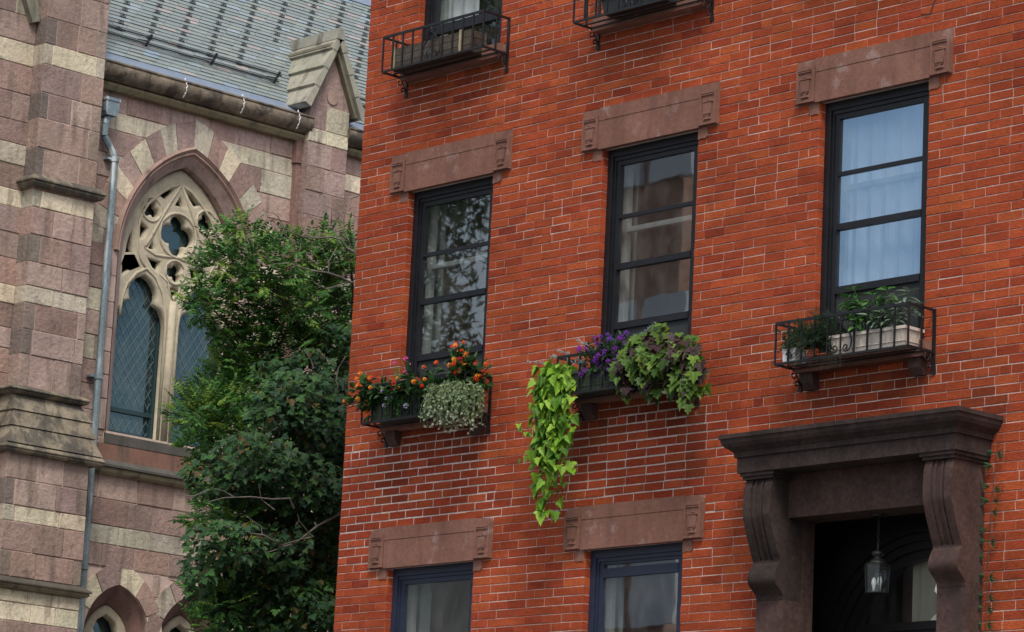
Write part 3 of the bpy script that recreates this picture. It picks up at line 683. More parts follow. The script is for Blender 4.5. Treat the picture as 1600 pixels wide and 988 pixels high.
for i in range(330):
    a = r.uniform(0, 2*math.pi); rr = math.sqrt(r.random()); x = -19.24+rr*.31*math.cos(a)+r.uniform(-.02, .02); y = -.25+rr*.15*math.sin(a); drop = r.uniform(.0, .40)*(1-.25*rr)+(.06 if x > -19.1 else 0)
    out = .08*min(1, drop*6); b = Vector((-19.22+(x+19.22)*.75, y, 4.83-rr*.03)); e = Vector((x*1.0, y-out*.7, 4.83-drop-.02*r.random()))
    m_ = (b+e)/2+Vector(((x+19.22)*.25, -.05, .06)); P = [b*(1-u)**2+m_*2*u*(1-u)+e*u*u for u in (0, .35, .7, 1)]
    sm.tube(P, .0022, 3, jit((.20, .27, .12), .2, r), cap=False)
    for k in range(8):
        u = r.uniform(.2, 1); q = b*(1-u)**2+m_*2*u*(1-u)+e*u*u
        leaf(lv, q, rv(r)+Vector((0, -.3, -.4)), rv(r)+Vector((0, -1, .4)), r.uniform(.022, .036), .020, 'oval', jit(r.choice([(.20, .28, .15), (.26, .33, .20), (.16, .25, .10)]), .2, r))
    if r.random() < .85:
        for _ in range(2): flower(fw, e+rv(r)*.018, Vector((0, -1, -.2))+rv(r)*.6, .009, ((.74, .80, .68), (.66, .74, .56)), r, 4)
sm.build('stems', M['leaf'], t); lv.build('leaves', M['leaf'], t, recalc=False); fw.build('flowers', M['petal'], t, recalc=False)
def filler(name, label, base, n, spread, hgt, leafcols, lsize, shape, fcols, fn, fr, seed, width=.6, up=.6):
    t = plant(name, label, base); lv, fw, sm = MB(), MB(), MB(); r = random.Random(seed); B = Vector(base)
    for i in range(n):
        e = B+Vector((r.uniform(-1, 1)*spread[0], r.uniform(-1, 1)*spread[1]-.02, hgt[0]+(hgt[1]-hgt[0])*r.random()))
        b = B+Vector((r.uniform(-.6, .6)*spread[0], 0, 0)); m_ = (b+e)/2+Vector((0, -.02, .04))
        P = [b*(1-u)**2+m_*2*u*(1-u)+e*u*u for u in (0, .33, .66, 1)]; sm.tube(P, .002, 3, jit(leafcols[0], .1, r), cap=False)
        for k in range(9):
            u = r.uniform(.2, 1); q = b*(1-u)**2+m_*2*u*(1-u)+e*u*u; v = rv(r)
            leaf(lv, q, v+(e-b).normalized()*.4, v.cross(Vector((1, 0, 0)))+Vector((0, -.6, up)), lsize*r.uniform(.7, 1.2), lsize*width*r.uniform(.8, 1.2), shape, jit(r.choice(leafcols), .2, r))
        if r.random() < fn: flower(fw, e+Vector((0, -.015, .01)), Vector((.2, -1, .5))+rv(r)*.5, fr*r.uniform(.8, 1.2), r.choice(fcols), r, 5)
    sm.build('stems', M['leaf'], t); lv.build('leaves', M['leaf'], t, recalc=False)
    if fn: fw.build('flowers', M['petal'], t, recalc=False)
    return t
filler('snapdragon', 'pale leafy stems with a few bright pink blooms at the left window jamb', (-20.02, -.17, 4.78), 26, (.10, .05), (.12, .36), [(.13, .20, .05), (.09, .16, .04)], .034, 'slim', [((.70, .10, .38), (.62, .05, .28)), ((.78, .25, .48), (.62, .06, .3))], .22, .022, 31)
filler('trailing_torenia', 'small-leaved trailing plant with white and violet flowers over the left iron rail', (-19.92, -.26, 4.80), 46, (.17, .05), (-.20, .05), [(.045, .12, .025), (.06, .15, .035), (.03, .09, .02)], .034, 'oval', [((.62, .60, .78), (.24, .12, .52)), ((.8, .8, .85), (.3, .2, .6))], .16, .02, 32)

# --- middle basket: lime vine, purple flowers, grey spikes, dark vine
def vine(label, strands, cols, size, seed, name='sweet_potato_vine', shape='vine', nl=.028, parentloc=None, lay=0, wild=0):
    t = plant(name, label, parentloc or strands[0][0]); lv, sm = MB(), MB(); r = random.Random(seed)
    for pts in strands:
        P = [Vector(p) for p in pts]; sm.tube(P, .003, 4, (.12, .16, .04), cap=False)
        for a, b in zip(P, P[1:]):
            k = max(1, int((b-a).length/nl))
            for i in range(k):
                q = a.lerp(b, (i+r.random())/k); v = rv(r); out = Vector((v.x, -.75+v.y*.5, v.z*.55)).normalized()
                off = out*r.uniform(.02, .075); sz = size*r.uniform(.55, 1.15)
                tipd = Vector((v.x*.7, -.35, -.9+v.z*.5)); nr = Vector((v.x*.5, -.9, .55))+rv(r)*.45
                if wild: tipd += rv(r)*wild*.6; nr += rv(r)*wild*.8
                if lay: tipd = Vector((v.x*.9+.1, -.45, -.7+v.z*.4)); nr = Vector((v.x*.4+.2, -.75, .7))+rv(r)*.4
                c = jit(r.choice(cols), .17, r)
                sm.tube([q, q+off], .0016, 3, (.12, .17, .05), cap=False)
                leaf(lv, q+off, tipd, nr, sz, sz*.92, shape, c, r.uniform(.05, .45), r.uniform(.1, .45))
    sm.build('stems', M['leaf'], t); lv.build('leaves', M['leaf'], t, recalc=False); return t
LIME = [(.16, .33, .022), (.22, .40, .03), (.09, .22, .016), (.27, .46, .06), (.07, .17, .018)]
S = []; r = random.Random(77)
for i in range(24):
    x = -18.07+r.uniform(-.17, .14); y = -.20-r.uniform(0, .08); end = r.choice([3.95, 4.15, 4.0, 4.3, 4.4, 3.85, 4.1])
    pts = [(x+.04, -.2, 4.82), (x, -.30, 4.84-r.uniform(0, .05))]; z = 4.74
    while z > end: pts.append((x+r.uniform(-.05, .06)+.05*(4.8-z), -.31+r.uniform(-.05, .04), z)); z -= .11
    S.append(pts)
for dx in (0, .05, -.05): S.append([(-18.05+dx, -.2, 4.8), (-18.02+dx, -.30, 4.5), (-18.04+dx, -.29, 4.2), (-18.10+dx*.6, -.28, 3.95), (-18.12+dx*.6, -.26, 3.80), (-18.16+dx, -.26, 3.68)])
S.append([(-18.0, -.2, 4.8), (-17.93, -.28, 4.5), (-17.88, -.27, 4.25), (-17.90, -.25, 4.02), (-17.99, -.25, 3.85), (-18.02, -.25, 3.66)])
S.append([(-17.98, -.2, 4.8), (-17.90, -.28, 4.55), (-17.86, -.27, 4.3)])
vine('lime green sweet potato vine hanging far down below the middle basket', S, LIME, .095, 5, nl=.044, wild=.9)
vine('thin pale side shoots of vine sticking out left of the hanging lime vine', [[(-18.2, -.25, 4.36), (-18.34, -.25, 4.34), (-18.46, -.25, 4.37), (-18.52, -.24, 4.42)], [(-18.15, -.25, 4.20), (-18.32, -.25, 4.20), (-18.43, -.25, 4.15)], [(-18.2, -.25, 4.45), (-18.36, -.25, 4.42)]], LIME, .05, 6, name='vine_shoot', nl=.03)
S = []; r = random.Random(9)
for i in range(46):
    x = -16.95+r.uniform(-.13, .13); a = r.uniform(-1, 1); z = 4.80
    ex = -16.90+a*.45; ez = 4.80+.16*(1-a*a)*r.random()-(.30+.08*a)*r.random(); y = -.22-r.uniform(.02, .17)
    S.append([(x, -.17, 4.78), ((x+ex)/2, (y-.17)/2, max(4.86, ez+.06)+r.uniform(0, .12)), (ex, y, ez), (ex+r.uniform(-.02, .05), y-.02, ez-.10)])
DARKV = [(.062, .130, .018), (.088, .165, .022), (.125, .215, .026), (.042, .092, .018), (.045, .024, .027), (.058, .034, .032), (.072, .142, .020)]
vine('dark green and purple sweet potato vine mounded over the right of the middle basket', S, DARKV, .110, 12, nl=.030, shape='maple', lay=1.0)
PUR = [((.20, .025, .36), (.15, .015, .30)), ((.27, .035, .40), (.18, .02, .33)), ((.13, .045, .36), (.15, .025, .30))]
filler('purple_flowers', 'mounded plant with vivid purple flowers in the middle basket', (-17.58, -.20, 4.78), 190, (.26, .11), (-.07, .25), [(.036, .085, .030), (.055, .105, .042), (.028, .065, .024)], .040, 'oval', PUR, .42, .020, 41)
t = plant('spiky_succulent', 'grey-blue needle-leaved sprays sticking out left of the purple flowers', (-17.85, -.2, 4.78)); lv = MB(); r = random.Random(15)
for (b, e) in (((-17.9, -.2, 4.80), (-18.46, -.25, 4.925)), ((-17.85, -.2, 4.82), (-18.2, -.24, 4.945)), ((-17.8, -.22, 4.84), (-18.1, -.26, 4.97)), ((-17.82, -.24, 4.82), (-17.78, -.30, 4.84)), ((-17.75, -.2, 4.86), (-17.48, -.24, 4.985)), ((-17.7, -.2, 4.9), (-17.95, -.2, 5.05)), ((-17.4, -.2, 4.82), (-17.13, -.19, 5.09)), ((-17.42, -.2, 4.82), (-17.25, -.2, 5.02))):
    b, e = Vector(b), Vector(e); m_ = (b+e)/2+Vector((0, -.03, .03)); C = lambda u: b*(1-u)**2+m_*2*u*(1-u)+e*u*u
    lv.tube([C(u/4) for u in range(5)], .003, 4, (.16, .20, .18), cap=False)
    for k in range(70):
        u = r.random(); q = C(u); d = (e-b).normalized()*.7+rv(r); leaf(lv, q, d, rv(r), .036*(1.1-.5*u), .016, 'slim', jit((.36, .48, .49), .25, r))
lv.build('leaves', M['leaf'], t, recalc=False)

# --- right basket herbs
t = plant('rosemary_bush', 'fine-leaved dark green herb bushing over the left rail of the right basket', (-15.5, -.2, 4.70)); lv, sm = MB(), MB(); r = random.Random(51)
for i in range(230):
    a = r.uniform(0, 2*math.pi); q = math.sqrt(r.random()); b = Vector((-15.50+r.uniform(-.12, .10), -.18, 4.72)); e = Vector((-15.46+.26*q*math.cos(a), -.26+.16*q*math.sin(a), 4.80+.26*(1-q*.6)*r.random()-.30*r.random()*q)); m_ = (b+e)/2+Vector((0, -.03, .07))
    C = lambda u: b*(1-u)**2+m_*2*u*(1-u)+e*u*u
    sm.tube([C(u/3) for u in range(4)], .0018, 3, (.05, .07, .04), cap=False)
    for k in range(26):
        u = r.uniform(.2, 1); leaf(lv, C(u), rv(r)+(e-b).normalized()*.4, rv(r), r.uniform(.018, .032), .008, 'slim', jit(r.choice([(.030, .068, .030), (.045, .09, .045), (.024, .055, .028), (.06, .105, .05)]), .2, r))
sm.build('stems', M['leaf'], t); lv.build('leaves', M['leaf'], t, recalc=False)
filler('trailing_herb', 'round-leaved sprawling herb at the left corner of the right basket', (-15.72, -.2, 4.73), 34, (.12, .07), (-.06, .17), [(.028, .075, .024), (.04, .10, .03), (.07, .12, .07)], .026, 'oval', [((.5, .55, .5), (.5, .55, .5))], 0, .01, 52, .8)
t = plant('chives', 'thin grassy chives arching out beside the rosemary in the right basket', (-15.25, -.18, 4.75)); lv = MB(); r = random.Random(53)
for i in range(60):
    b = Vector((-15.28+r.uniform(-.07, .07), -.17+r.uniform(-.03, .03), 4.74)); s = r.choice([-1, -1, 1]); d = r.uniform(.08, .3)
    e = b+Vector((s*d*.7, -r.uniform(0, .16), .22-d*.25+r.uniform(-.05, .06))); 
    if i > 50: e = b+Vector((r.uniform(-.05, .12), -.13, -.22))
    m_ = b+Vector((s*d*.25, -.06, .22)); lv.tube([b*(1-u)**2+m_*2*u*(1-u)+e*u*u for u in (0, .25, .5, .75, 1)], .0022, 3, jit((.045, .095, .04) if i < 52 else (.13, .13, .06), .2, r), r1=.0008, cap=False)
lv.build('leaves', M['leaf'], t, recalc=False)
def basil(name, label, spots, cols, L, W, shape, seed, fold=.35):
    t = plant(name, label, spots[0][0]); lv, sm = MB(), MB(); r = random.Random(seed)
    for (b, e) in spots:
        b, e = Vector(b), Vector(e); sm.tube([b, b.lerp(e, .5)+Vector((.0, -.02, 0)), e], .004, 5, (.07, .12, .04), cap=False); n = max(3, int((e-b).length/.045))
        for i in range(n):
            u = .35+.65*(i+1)/n; q = b.lerp(e, u)+Vector((0, -.02*(1-abs(2*u-1)), 0)); a0 = r.uniform(0, 3.1)
            for k in range(4 if i == n-1 else 3):
                a = a0+k*2*math.pi/(4 if i == n-1 else 3); d = Vector((math.cos(a), math.sin(a)*.8-.3, .45 if i == n-1 else .0+r.uniform(-.5, .3)))
                s_ = r.uniform(.75, 1.15); leaf(lv, q+d.normalized()*.012, d, Vector((0, -.5, 1))+rv(r)*.3, L*s_, W*s_, shape, jit(r.choice(cols), .18, r), fold, .35)
    sm.build('stems', M['leaf'], t); lv.build('leaves', M['leaf'], t, recalc=False); return t
basil('basil_plant', 'glossy green basil standing tallest in the cream trough', [((-15.08, -.17, 4.74), (-15.14, -.20, 5.09)), ((-15.05, -.17, 4.74), (-15.07, -.22, 4.98)), ((-15.0, -.16, 4.74), (-14.96, -.2, 5.03)), ((-14.98, -.16, 4.74), (-14.84, -.19, 5.05)), ((-15.02, -.18, 4.74), (-15.0, -.24, 4.90)), ((-15.06, -.2, 4.74), (-15.03, -.30, 4.84)), ((-15.1, -.16, 4.74), (-15.18, -.2, 5.04)), ((-14.95, -.16, 4.74), (-14.9, -.16, 4.97))], [(.055, .15, .035), (.08, .20, .05), (.04, .115, .03), (.10, .23, .06)], .085, .050, 'oval', 61)
basil('sage_plant', 'grey-green sage with long felted leaves at the right end of the cream trough', [((-14.80, -.16, 4.74), (-14.76, -.22, 4.98)), ((-14.78, -.16, 4.74), (-14.66, -.18, 5.02)), ((-14.82, -.18, 4.74), (-14.86, -.26, 4.84)), ((-14.84, -.18, 4.74), (-14.92, -.26, 4.86)), ((-14.76, -.18, 4.74), (-14.72, -.26, 4.84)), ((-14.74, -.16, 4.74), (-14.62, -.16, 4.92)), ((-14.8, -.2, 4.74), (-14.8, -.28, 4.87))], [(.14, .20, .14), (.17, .24, .18), (.11, .165, .115)], .095, .036, 'oval', 62, .2)

# --- creeper beside the doorway
t = plant('creeper', 'thin creeper with small leaf clusters climbing the brick right of the doorway', (-14.0, -.03, 2.2)); lv, sm = MB(), MB(); r = random.Random(71)
P = [(-14.06, -.02, 2.3), (-14.05, -.02, 2.65), (-14.04, -.02, 2.9), (-14.035, -.02, 3.2), (-14.015, -.02, 3.5), (-13.995, -.02, 3.7), (-13.985, -.02, 3.86)]
sm.tube(P, .0028, 4, (.05, .045, .03), cap=False); sm.tube([(-13.985, -.02, 3.86), (-13.95, -.02, 3.95), (-13.9, -.02, 4.1), (-13.88, -.02, 4.2)], .0018, 3, (.14, .10, .06), cap=False)
z = 2.35
while z < 3.88:
    x = np.interp(z, [p[2] for p in P], [p[0] for p in P]); s = r.choice([-1, 1])
    for side in (s, -s) if r.random() < .6 else (s,):
        q = Vector((x+side*.02, -.03, z+r.uniform(-.01, .01)))
        for k in range(r.choice([3, 4, 5])): leaf(lv, q, Vector((side*1.0, -.4, .5-.45*k)), Vector((0, -.8, .5)), r.uniform(.06, .095), .042, 'slim', jit((.045, .12, .055), .25, r))
    z += r.uniform(.05, .15)
sm.build('stem', M['bark'], t); lv.build('leaves', M['leaf'], t, recalc=False)

# ================================================================== church
church = thing('stone_church', 'brown and cream banded sandstone church with a slate roof and traceried window', 'building', (-33, 4, GROUND))
BR = [(.385, .28, .245), (.35, .25, .215), (.43, .325, .28), (.325, .24, .215), (.385, .268, .225), (.315, .222, .19)]
YL = [(.68, .61, .45), (.62, .56, .42), (.71, .64, .48), (.56, .51, .40)]
GY = [(.42, .39, .31), (.50, .46, .36)]
rc = random.Random(17)
def stone(mb, fr, u0, u1, z0, z1, p0, p1, col, j=.004, mi=0):
    """one rock-faced block, its front slightly chamfered and uneven"""
    if u1-u0 < .03 or z1-z0 < .02: return
    g_ = .0045; u0 += g_; u1 -= g_; z0 += g_; z1 -= g_; e = .006; q = lambda: rc.uniform(-j, j)
    vs = [fr(u0+e, p1+q(), z0+e), fr(u1-e, p1+q(), z0+e), fr(u1-e, p1+q(), z1-e), fr(u0+e, p1+q(), z1-e), fr(u0, p1-e, z0), fr(u1, p1-e, z0), fr(u1, p1-e, z1), fr(u0, p1-e, z1),
          fr(u0, p0, z0), fr(u1, p0, z0), fr(u1, p0, z1), fr(u0, p0, z1)]
    mb.add(vs, [(0, 1, 2, 3), (0, 4, 5, 1), (1, 5, 6, 2), (2, 6, 7, 3), (3, 7, 4, 0), (4, 8, 9, 5), (5, 9, 10, 6), (6, 10, 11, 7), (7, 11, 8, 4)], col, mi)
def rowcol(kind): return jit(rc.choice(YL if kind == 'y' else GY if kind == 'g' else BR), .10, rc)
def ashlar(mb, fr, u0, u1, zs, kinds, p0, p1, cut=None, lmin=.30, lmax=.72, same=False):
    for (z0, z1), kd in zip(zip(zs, zs[1:]), kinds):
        iv = [(u0, u1)]
        if cut:
            for c in cut: iv = [x for a, b in iv for x in c(a, b, z0, z1)]
        for (a, b) in iv:
            u = a
            if same and rc.random() < .6:           # narrow quoins, often black with soot
                w = rc.uniform(.10, .17); k2 = jit(rc.choice([(.27, .215, .185), (.20, .17, .15), (.36, .27, .225), (.33, .25, .21)]), .1, rc) if kd == 'b' else rowcol('g')
                stone(mb, fr, u, u+w, z0, z1, p0, p1, k2); u += w
            tail = rc.uniform(.10, .16) if same and rc.random() < .6 else 0
            if tail:
                k2 = jit(rc.choice([(.28, .22, .185), (.36, .275, .235)]), .1, rc) if kd == 'b' else rowcol('g')
                stone(mb, fr, b-tail, b, z0, z1, p0, p1, k2); b -= tail
            while u < b-1e-6:
                l = rc.uniform(lmin, lmax); 
                if b-(u+l) < .18: l = b-u
                k2 = kd
                if kd == 'b' and rc.random() < .04 and not same: k2 = 'g'
                stone(mb, fr, u, min(b, u+l), z0, z1, p0, p1+rc.uniform(-.004, .010), rowcol(k2)); u += l
# pointed arch helpers: half width w at springing zs, apex za
def arc_fn(w, zs, za):
    h = za-zs; Rr = (h*h+w*w)/(2*w)
    def half(z):
        if z <= zs: return w
        if z >= za: return 0
        return max(0, math.sqrt(max(0, Rr*Rr-(z-zs)**2))-(Rr-w))
    def pts(n=16):
        c = -(Rr-w); a1 = math.asin(min(1, h/Rr)); return [(c+Rr*math.cos(a1*i/n), zs+Rr*math.sin(a1*i/n)) for i in range(n+1)]
    return half, pts
YC, ZS = 5.02, 8.2
hW, pW = arc_fn(.955, ZS, 9.53)      # opening edge at the wall face
hV, pV = arc_fn(1.36, ZS, 9.95)     # outside of the voussoirs
def cut_window(a, b, z0, z1):
    zm = (z0+z1)/2
    if zm < 6.13 or zm > 9.75: return [(a, b)]
    h = (hW(zm)+hV(zm))/2+.02 if zm > 8.35 else .955
    if zm > 9.4: h = min(h, .75)
    o = []
    if a < YC-h: o.append((a, min(b, YC-h)))
    if b > YC+h: o.append((max(a, YC+h), b))
    return o
LW = [(4.43, .47), (5.47, .47)]
def cut_low(a, b, z0, z1):
    if z0 > 4.38: return [(a, b)]
    iv = [(a, b)]
    for (c, w) in LW:
        n_ = []
        for p, q in iv:
            if p < c-w: n_.append((p, min(q, c-w)))
            if q > c+w: n_.append((max(p, c+w), q))
        iv = n_
    return [x for x in iv if x[1]-x[0] > .02]
# base wall with the openings: quads in thin horizontal strips
wl = MB()
def base_strip(ylo, yhi, z0, z1):
    n = max(1, int((z1-z0)/.04))
    for i in range(n):
        a, b = z0+(z1-z0)*i/n, z0+(z1-z0)*(i+1)/n
        def spans(z):
            s = [(ylo, yhi)]
            if 6.13 <= z < 9.53: s = [(ylo, YC-hW(z)), (YC+hW(z), yhi)]
            return s
        A_, B_2 = spans(a+1e-4), spans(b-1e-4)
        if len(A_) != len(B_2): B_2 = A_
        for (p, q), (r_, s_) in zip(A_, B_2): wl.add([CH(p, .0035, a), CH(q, .0035, a), CH(s_, .0035, b), CH(r_, .0035, b)], [(0, 1, 2, 3)], (1, 1, 1), 1)
hL, pL = arc_fn(.45, 3.85, 4.42)
for z0, z1 in ((4.6, 6.13), (6.13, 9.53), (9.53, 10.3)): base_strip(-1.0, 14, z0, z1)
n = 24   # lower strip with the two small arches
for i in range(n):
    a, b = 3.2+(1.4)*i/n, 3.2+1.4*(i+1)/n
    e = [-1.0]+[x for (c, w) in LW for x in (c-hL(a), c+hL(a))]+[14]; e2 = [-1.0]+[x for (c, w) in LW for x in (c-hL(b), c+hL(b))]+[14]
    for k in range(0, 6, 2): wl.add([CH(e[k], 0, a), CH(e[k+1], 0, a), CH(e2[k+1], 0, b), CH(e2[k], 0, b)], [(0, 1, 2, 3)], (1, 1, 1), 1)
wl.add([CH(-1, 0, GROUND), CH(14, 0, GROUND), CH(14, 0, 3.2), CH(-1, 0, 3.2)], [(0, 1, 2, 3)], (1, 1, 1), 1)
wl.add([CH(-1, 0, 10.3), CH(3.2, 0, 10.3), CH(3.2, 0, 14), CH(-1, 0, 14)], [(0, 1, 2, 3)], (1, 1, 1), 1)
wl.add([CH(-1, 0, GROUND), CH(-1, -8, GROUND), CH(-1, -8, 14), CH(-1, 0, 14)], [(0, 1, 2, 3)], (1, 1, 1), 1)
wl.add([CH(14, 0, GROUND), CH(14, -8, GROUND), CH(14, -8, 10.3), CH(14, 0, 10.3)], [(0, 1, 2, 3)], (1, 1, 1), 1)
# ashlar of the bay between the buttresses and beyond
zsA = [5.79, 6.05, 6.33, 6.62, 6.90, 7.18, 7.46, 7.72, 7.98, 8.24, 8.52, 8.80, 9.02, 9.30, 9.585, 9.80, 10.08]
kdA = ['b', 'b', 'b', 'b', 'b', 'b', 'g', 'b', 'b', 'g', 'b', 'b', 'b', 'b', 'y', 'b']
ashlar(wl, CH, 3.5, 6.63, zsA, kdA, -.02, .012, [cut_window]); ashlar(wl, CH, 7.2, 13, zsA, kdA, -.02, .012)
zsB = [3.2, 3.5, 3.80, 4.08, 4.34, 4.60, 4.853, 5.064, 5.36, 5.66]; kdB = ['b', 'b', 'b', 'b', 'b', 'b', 'g', 'b', 'b']
ashlar(wl, CH, 3.55, 12, zsB, kdB, -.02, .012, [cut_low])
# left of the big buttress
zsC = [3.2, 3.5, 3.8, 4.09, 4.3, 4.6, 4.87, 5.06, 5.35, 5.66, 5.95, 6.25, 6.55, 6.83, 7.06, 7.33, 7.54, 7.84, 8.13, 8.42, 8.62, 8.9, 9.14, 9.40, 9.72, 10.05, 10.31, 10.62, 10.95, 11.25]
kdC = ['b']*6+['y']+['b']*8+['y']+['b']*3+['y', 'b', 'g']+['b']*3+['y']+['b']*4
ashlar(wl, CH, 1.2, 2.72, zsC, kdC, -.02, .012)
wl.build('wall', [M['ashlar'], M['joint']], church, recalc=False)
# voussoirs, alternating brown and cream
vo = MB()
def voussoirs(mb, yc, inn, outp, n0, seed, p1=.02, start=0):
    r = random.Random(seed)
    for s in (1, -1):
        a = inn(48); b = outp(48); k = n0
        for i in range(k):
            i0, i1 = i*48//k, (i+1)*48//k
            kind = 'y' if (i+start+(0 if s > 0 else 1)) % 2 == 0 else 'b'
            if kind == 'y' and r.random() < .25: kind = 'g'
            col = jit(r.choice({'y': YL, 'g': GY, 'b': BR}[kind]), .08, r)
            lg = 1+(.0 if kind == 'b' else r.uniform(-.04, .06))
            ring = []
            for q in range(i0, i1+1): ring.append((a[q], b[q]))
            loop = [(x[0][0], x[0][1]) for x in ring]+[(x[0][0]+(x[1][0]-x[0][0])*lg, x[0][1]+(x[1][1]-x[0][1])*lg) for x in ring[::-1]]
            cx_ = sum(p[0] for p in loop)/len(loop); cz_ = sum(p[1] for p in loop)/len(loop); loop = [(cx_+(x-cx_)*.965, cz_+(z-cz_)*.965) for x, z in loop]
            pp = p1+r.uniform(0, .012)
            mb.prism(loop, lambda u, z, d: CH(yc+s*u, d, z), 0.0, pp, col)
voussoirs(vo, YC+.01, pW, pV, 9, 5)
vo.build('arch_stones', M['ashlar'], church)
# hood mould (roll) and reveal of the window
def band(mb, yc, inn, outp, p_in, p_out, zlow, col, n=24, mid=None):
    for s in (1, -1):
        a = [(inn(0)[0][0] if False else pt[0], pt[1]) for pt in inn(n)]; b = outp(n)
        a = [(a[0][0], zlow)]+a; b = [(b[0][0], zlow)]+b
        k = len(a)
        if mid is None:
            vs = [CH(yc+s*x, p_in, z) for x, z in a]+[CH(yc+s*x, p_out, z) for x, z in b]
            mb.add(vs, [(i, i+1, k+i+1, k+i) for i in range(k-1)], col)
        else:
            vs = [CH(yc+s*x, p_in, z) for x, z in a]+[CH(yc+s*(x+x2)/2, mid, (z+z2)/2) for (x, z), (x2, z2) in zip(a, b)]+[CH(yc+s*x, p_out, z) for x, z in b]
            mb.add(vs, [(i, i+1, k+i+1, k+i) for i in range(k-1)]+[(k+i, k+i+1, 2*k+i+1, 2*k+i) for i in range(k-1)], col)
_, pH0 = arc_fn(.945, ZS, 9.515); _, pH1 = arc_fn(1.035, ZS, 9.63); _, pI = arc_fn(.82, ZS, 9.385); _, pH2 = arc_fn(.98, ZS, 9.56)
hd = MB(); hc = (.34, .235, .20)
band(hd, YC, pH0, pH2, .018, .05, 8.50, hc, mid=.06); band(hd, YC, pH2, pH1, .05, .012, 8.50, hc, mid=.085)
hd.build('hood_mould', M['dressed'], church, recalc=False)
rv_ = MB(); _, pM = arc_fn(.835, ZS, 9.40); band(rv_, YC, pM, pH0, -.07, .021, 6.10, (.38, .28, .25)); band(rv_, YC, pI, pM, -.20, -.07, 6.10, (.38, .28, .25)); rv_.build('window_reveal', M['dressed'], church, recalc=False)
# jamb stones beside the window
for s in (-1, 1):
    jb = MB(); z = 6.13
    while z < 8.49:
        h = rc.uniform(.25, .36); h = min(h, 8.50-z); w = rc.choice([.10, .15])
        u0, u1 = (YC+s*.95, YC+s*(.95+w)); stone(jb, CH, min(u0, u1), max(u0, u1), z, z+h, -.02, .026, jit(rc.choice([(.38, .28, .245), (.41, .31, .27)]), .08, rc), .002); z += h
    jb.build('jamb_stones', M['dressed'], church, recalc=False)
# tracery: one pierced plate with bevelled edges, then ribs
def curve_plate(name, loops, depth, bevel, fr, m, parent):
    cu = bpy.data.curves.new(name, 'CURVE'); cu.dimensions = '2D'; cu.fill_mode = 'BOTH'; cu.extrude = depth; cu.bevel_depth = bevel; cu.bevel_resolution = 1; cu.offset = -bevel
    for lp in loops:
        s = cu.splines.new('POLY'); s.points.add(len(lp)-1); s.use_cyclic_u = True
        for q, (a, b) in zip(s.points, lp): q.co = (a, b, 0, 1)
    o = bpy.data.objects.new(name, cu); COL.objects.link(o); dg = bpy.context.evaluated_depsgraph_get(); me = bpy.data.meshes.new_from_object(o.evaluated_get(dg)); bpy.data.objects.remove(o); bpy.data.curves.remove(cu)
    for v in me.vertices:
        a, b, d = v.co; v.co = Vector(fr(a, d, b))
    me.name = name; me.materials.clear(); me.materials.append(m); ca = me.color_attributes.new('Col', 'FLOAT_COLOR', 'CORNER')
    ob = bpy.data.objects.new(name, me); COL.objects.link(ob); setp(ob, parent); return ob
def arcp(c, r, a0, a1, n=10): return [(c[0]+r*math.cos(R_(a0+(a1-a0)*i/n)), c[1]+r*math.sin(R_(a0+(a1-a0)*i/n))) for i in range(n+1)]
def foil(c, n, rl, d, rot=90, steps=10):
    """n-foil: lobes of radius rl centred at distance d"""
    o = []
    for i in range(n):
        a = rot+360*i/n; ctr = (c[0]+d*math.cos(R_(a)), c[1]+d*math.sin(R_(a)))
        half = 180-math.degrees(math.acos(0)) if False else None
        # lobes meet where neighbouring circles cross
        t = d*math.sin(math.pi/n); x = math.sqrt(max(0, rl*rl-t*t)); beta = math.degrees(math.atan2(t, x))  # angle at lobe centre
        sp = 180-90+0
        e = 180-(180-360/n)/2-(90-math.degrees(math.acos(min(1, t/rl)))) if False else None
        # crossing point in polar form about c lies on the bisector
        dist = d*math.cos(math.pi/n)+math.sqrt(max(0, rl*rl-(d*math.sin(math.pi/n))**2))
        px, py = dist*math.cos(math.pi/n)-d, dist*math.sin(math.pi/n); al = math.degrees(math.atan2(py, px))
        o += arcp(ctr, rl, a-al, a+al, steps)[:-1]
    return o
loops = []
outl = [(.82, 6.10)]+pI(14)+[(-x, z) for x, z in pI(14)[::-1]][1:]+[(-.82, 6.10)]
loops.append(outl)
def light(c):
    h = .345
    pts = [(c-h, 6.165), (c+h, 6.165), (c+h, 7.50)]
    pts += [(c+h-.03, 7.60), (c+h-.085, 7.68), (c+.165, 7.725)]                     # lower foil, cusp
    pts += [(c+.195, 7.78), (c+.195, 7.85), (c+.165, 7.92), (c+.10, 7.985), (c, 8.03)]
    L = [(2*c-x, z) for x, z in pts[::-1]][:-2]
    return pts+L[1:]
loops += [light(-.43), light(.43)]
loops.append(foil((0, 8.585), 4, .108, .130, 90))
for c in ((-.40, 8.825), (.40, 8.825)): loops.append(foil(c, 3, .058, .056, 90, 7))
loops.append(foil((0, 8.148), 3, .058, .056, 180, 7))
HL = [[(-0.30, 9.02), (-0.2, 9.088), (-0.097, 9.125), (-0.149, 9.05), (-0.209, 8.985), (-0.252, 9.0)], [(-0.531, 8.655), (-0.425, 8.60), (-0.486, 8.479), (-0.53, 8.46)], [(-0.351, 8.448), (-0.305, 8.37), (-0.395, 8.36)],
      [(-0.395, 8.248), (-0.215, 8.242), (-0.25, 8.12), (-0.325, 8.156)], [(-0.715, 8.256), (-0.705, 8.34), (-0.68, 8.447), (-0.655, 8.50), (-0.645, 8.36), (-0.614, 8.277)], [(-0.745, 7.985), (-0.745, 8.10), (-0.71, 8.205), (-0.624, 8.235), (-0.552, 8.134), (-0.66, 8.075)]]
for h in HL: loops += [h, [(-x, z) for x, z in h[::-1]]]
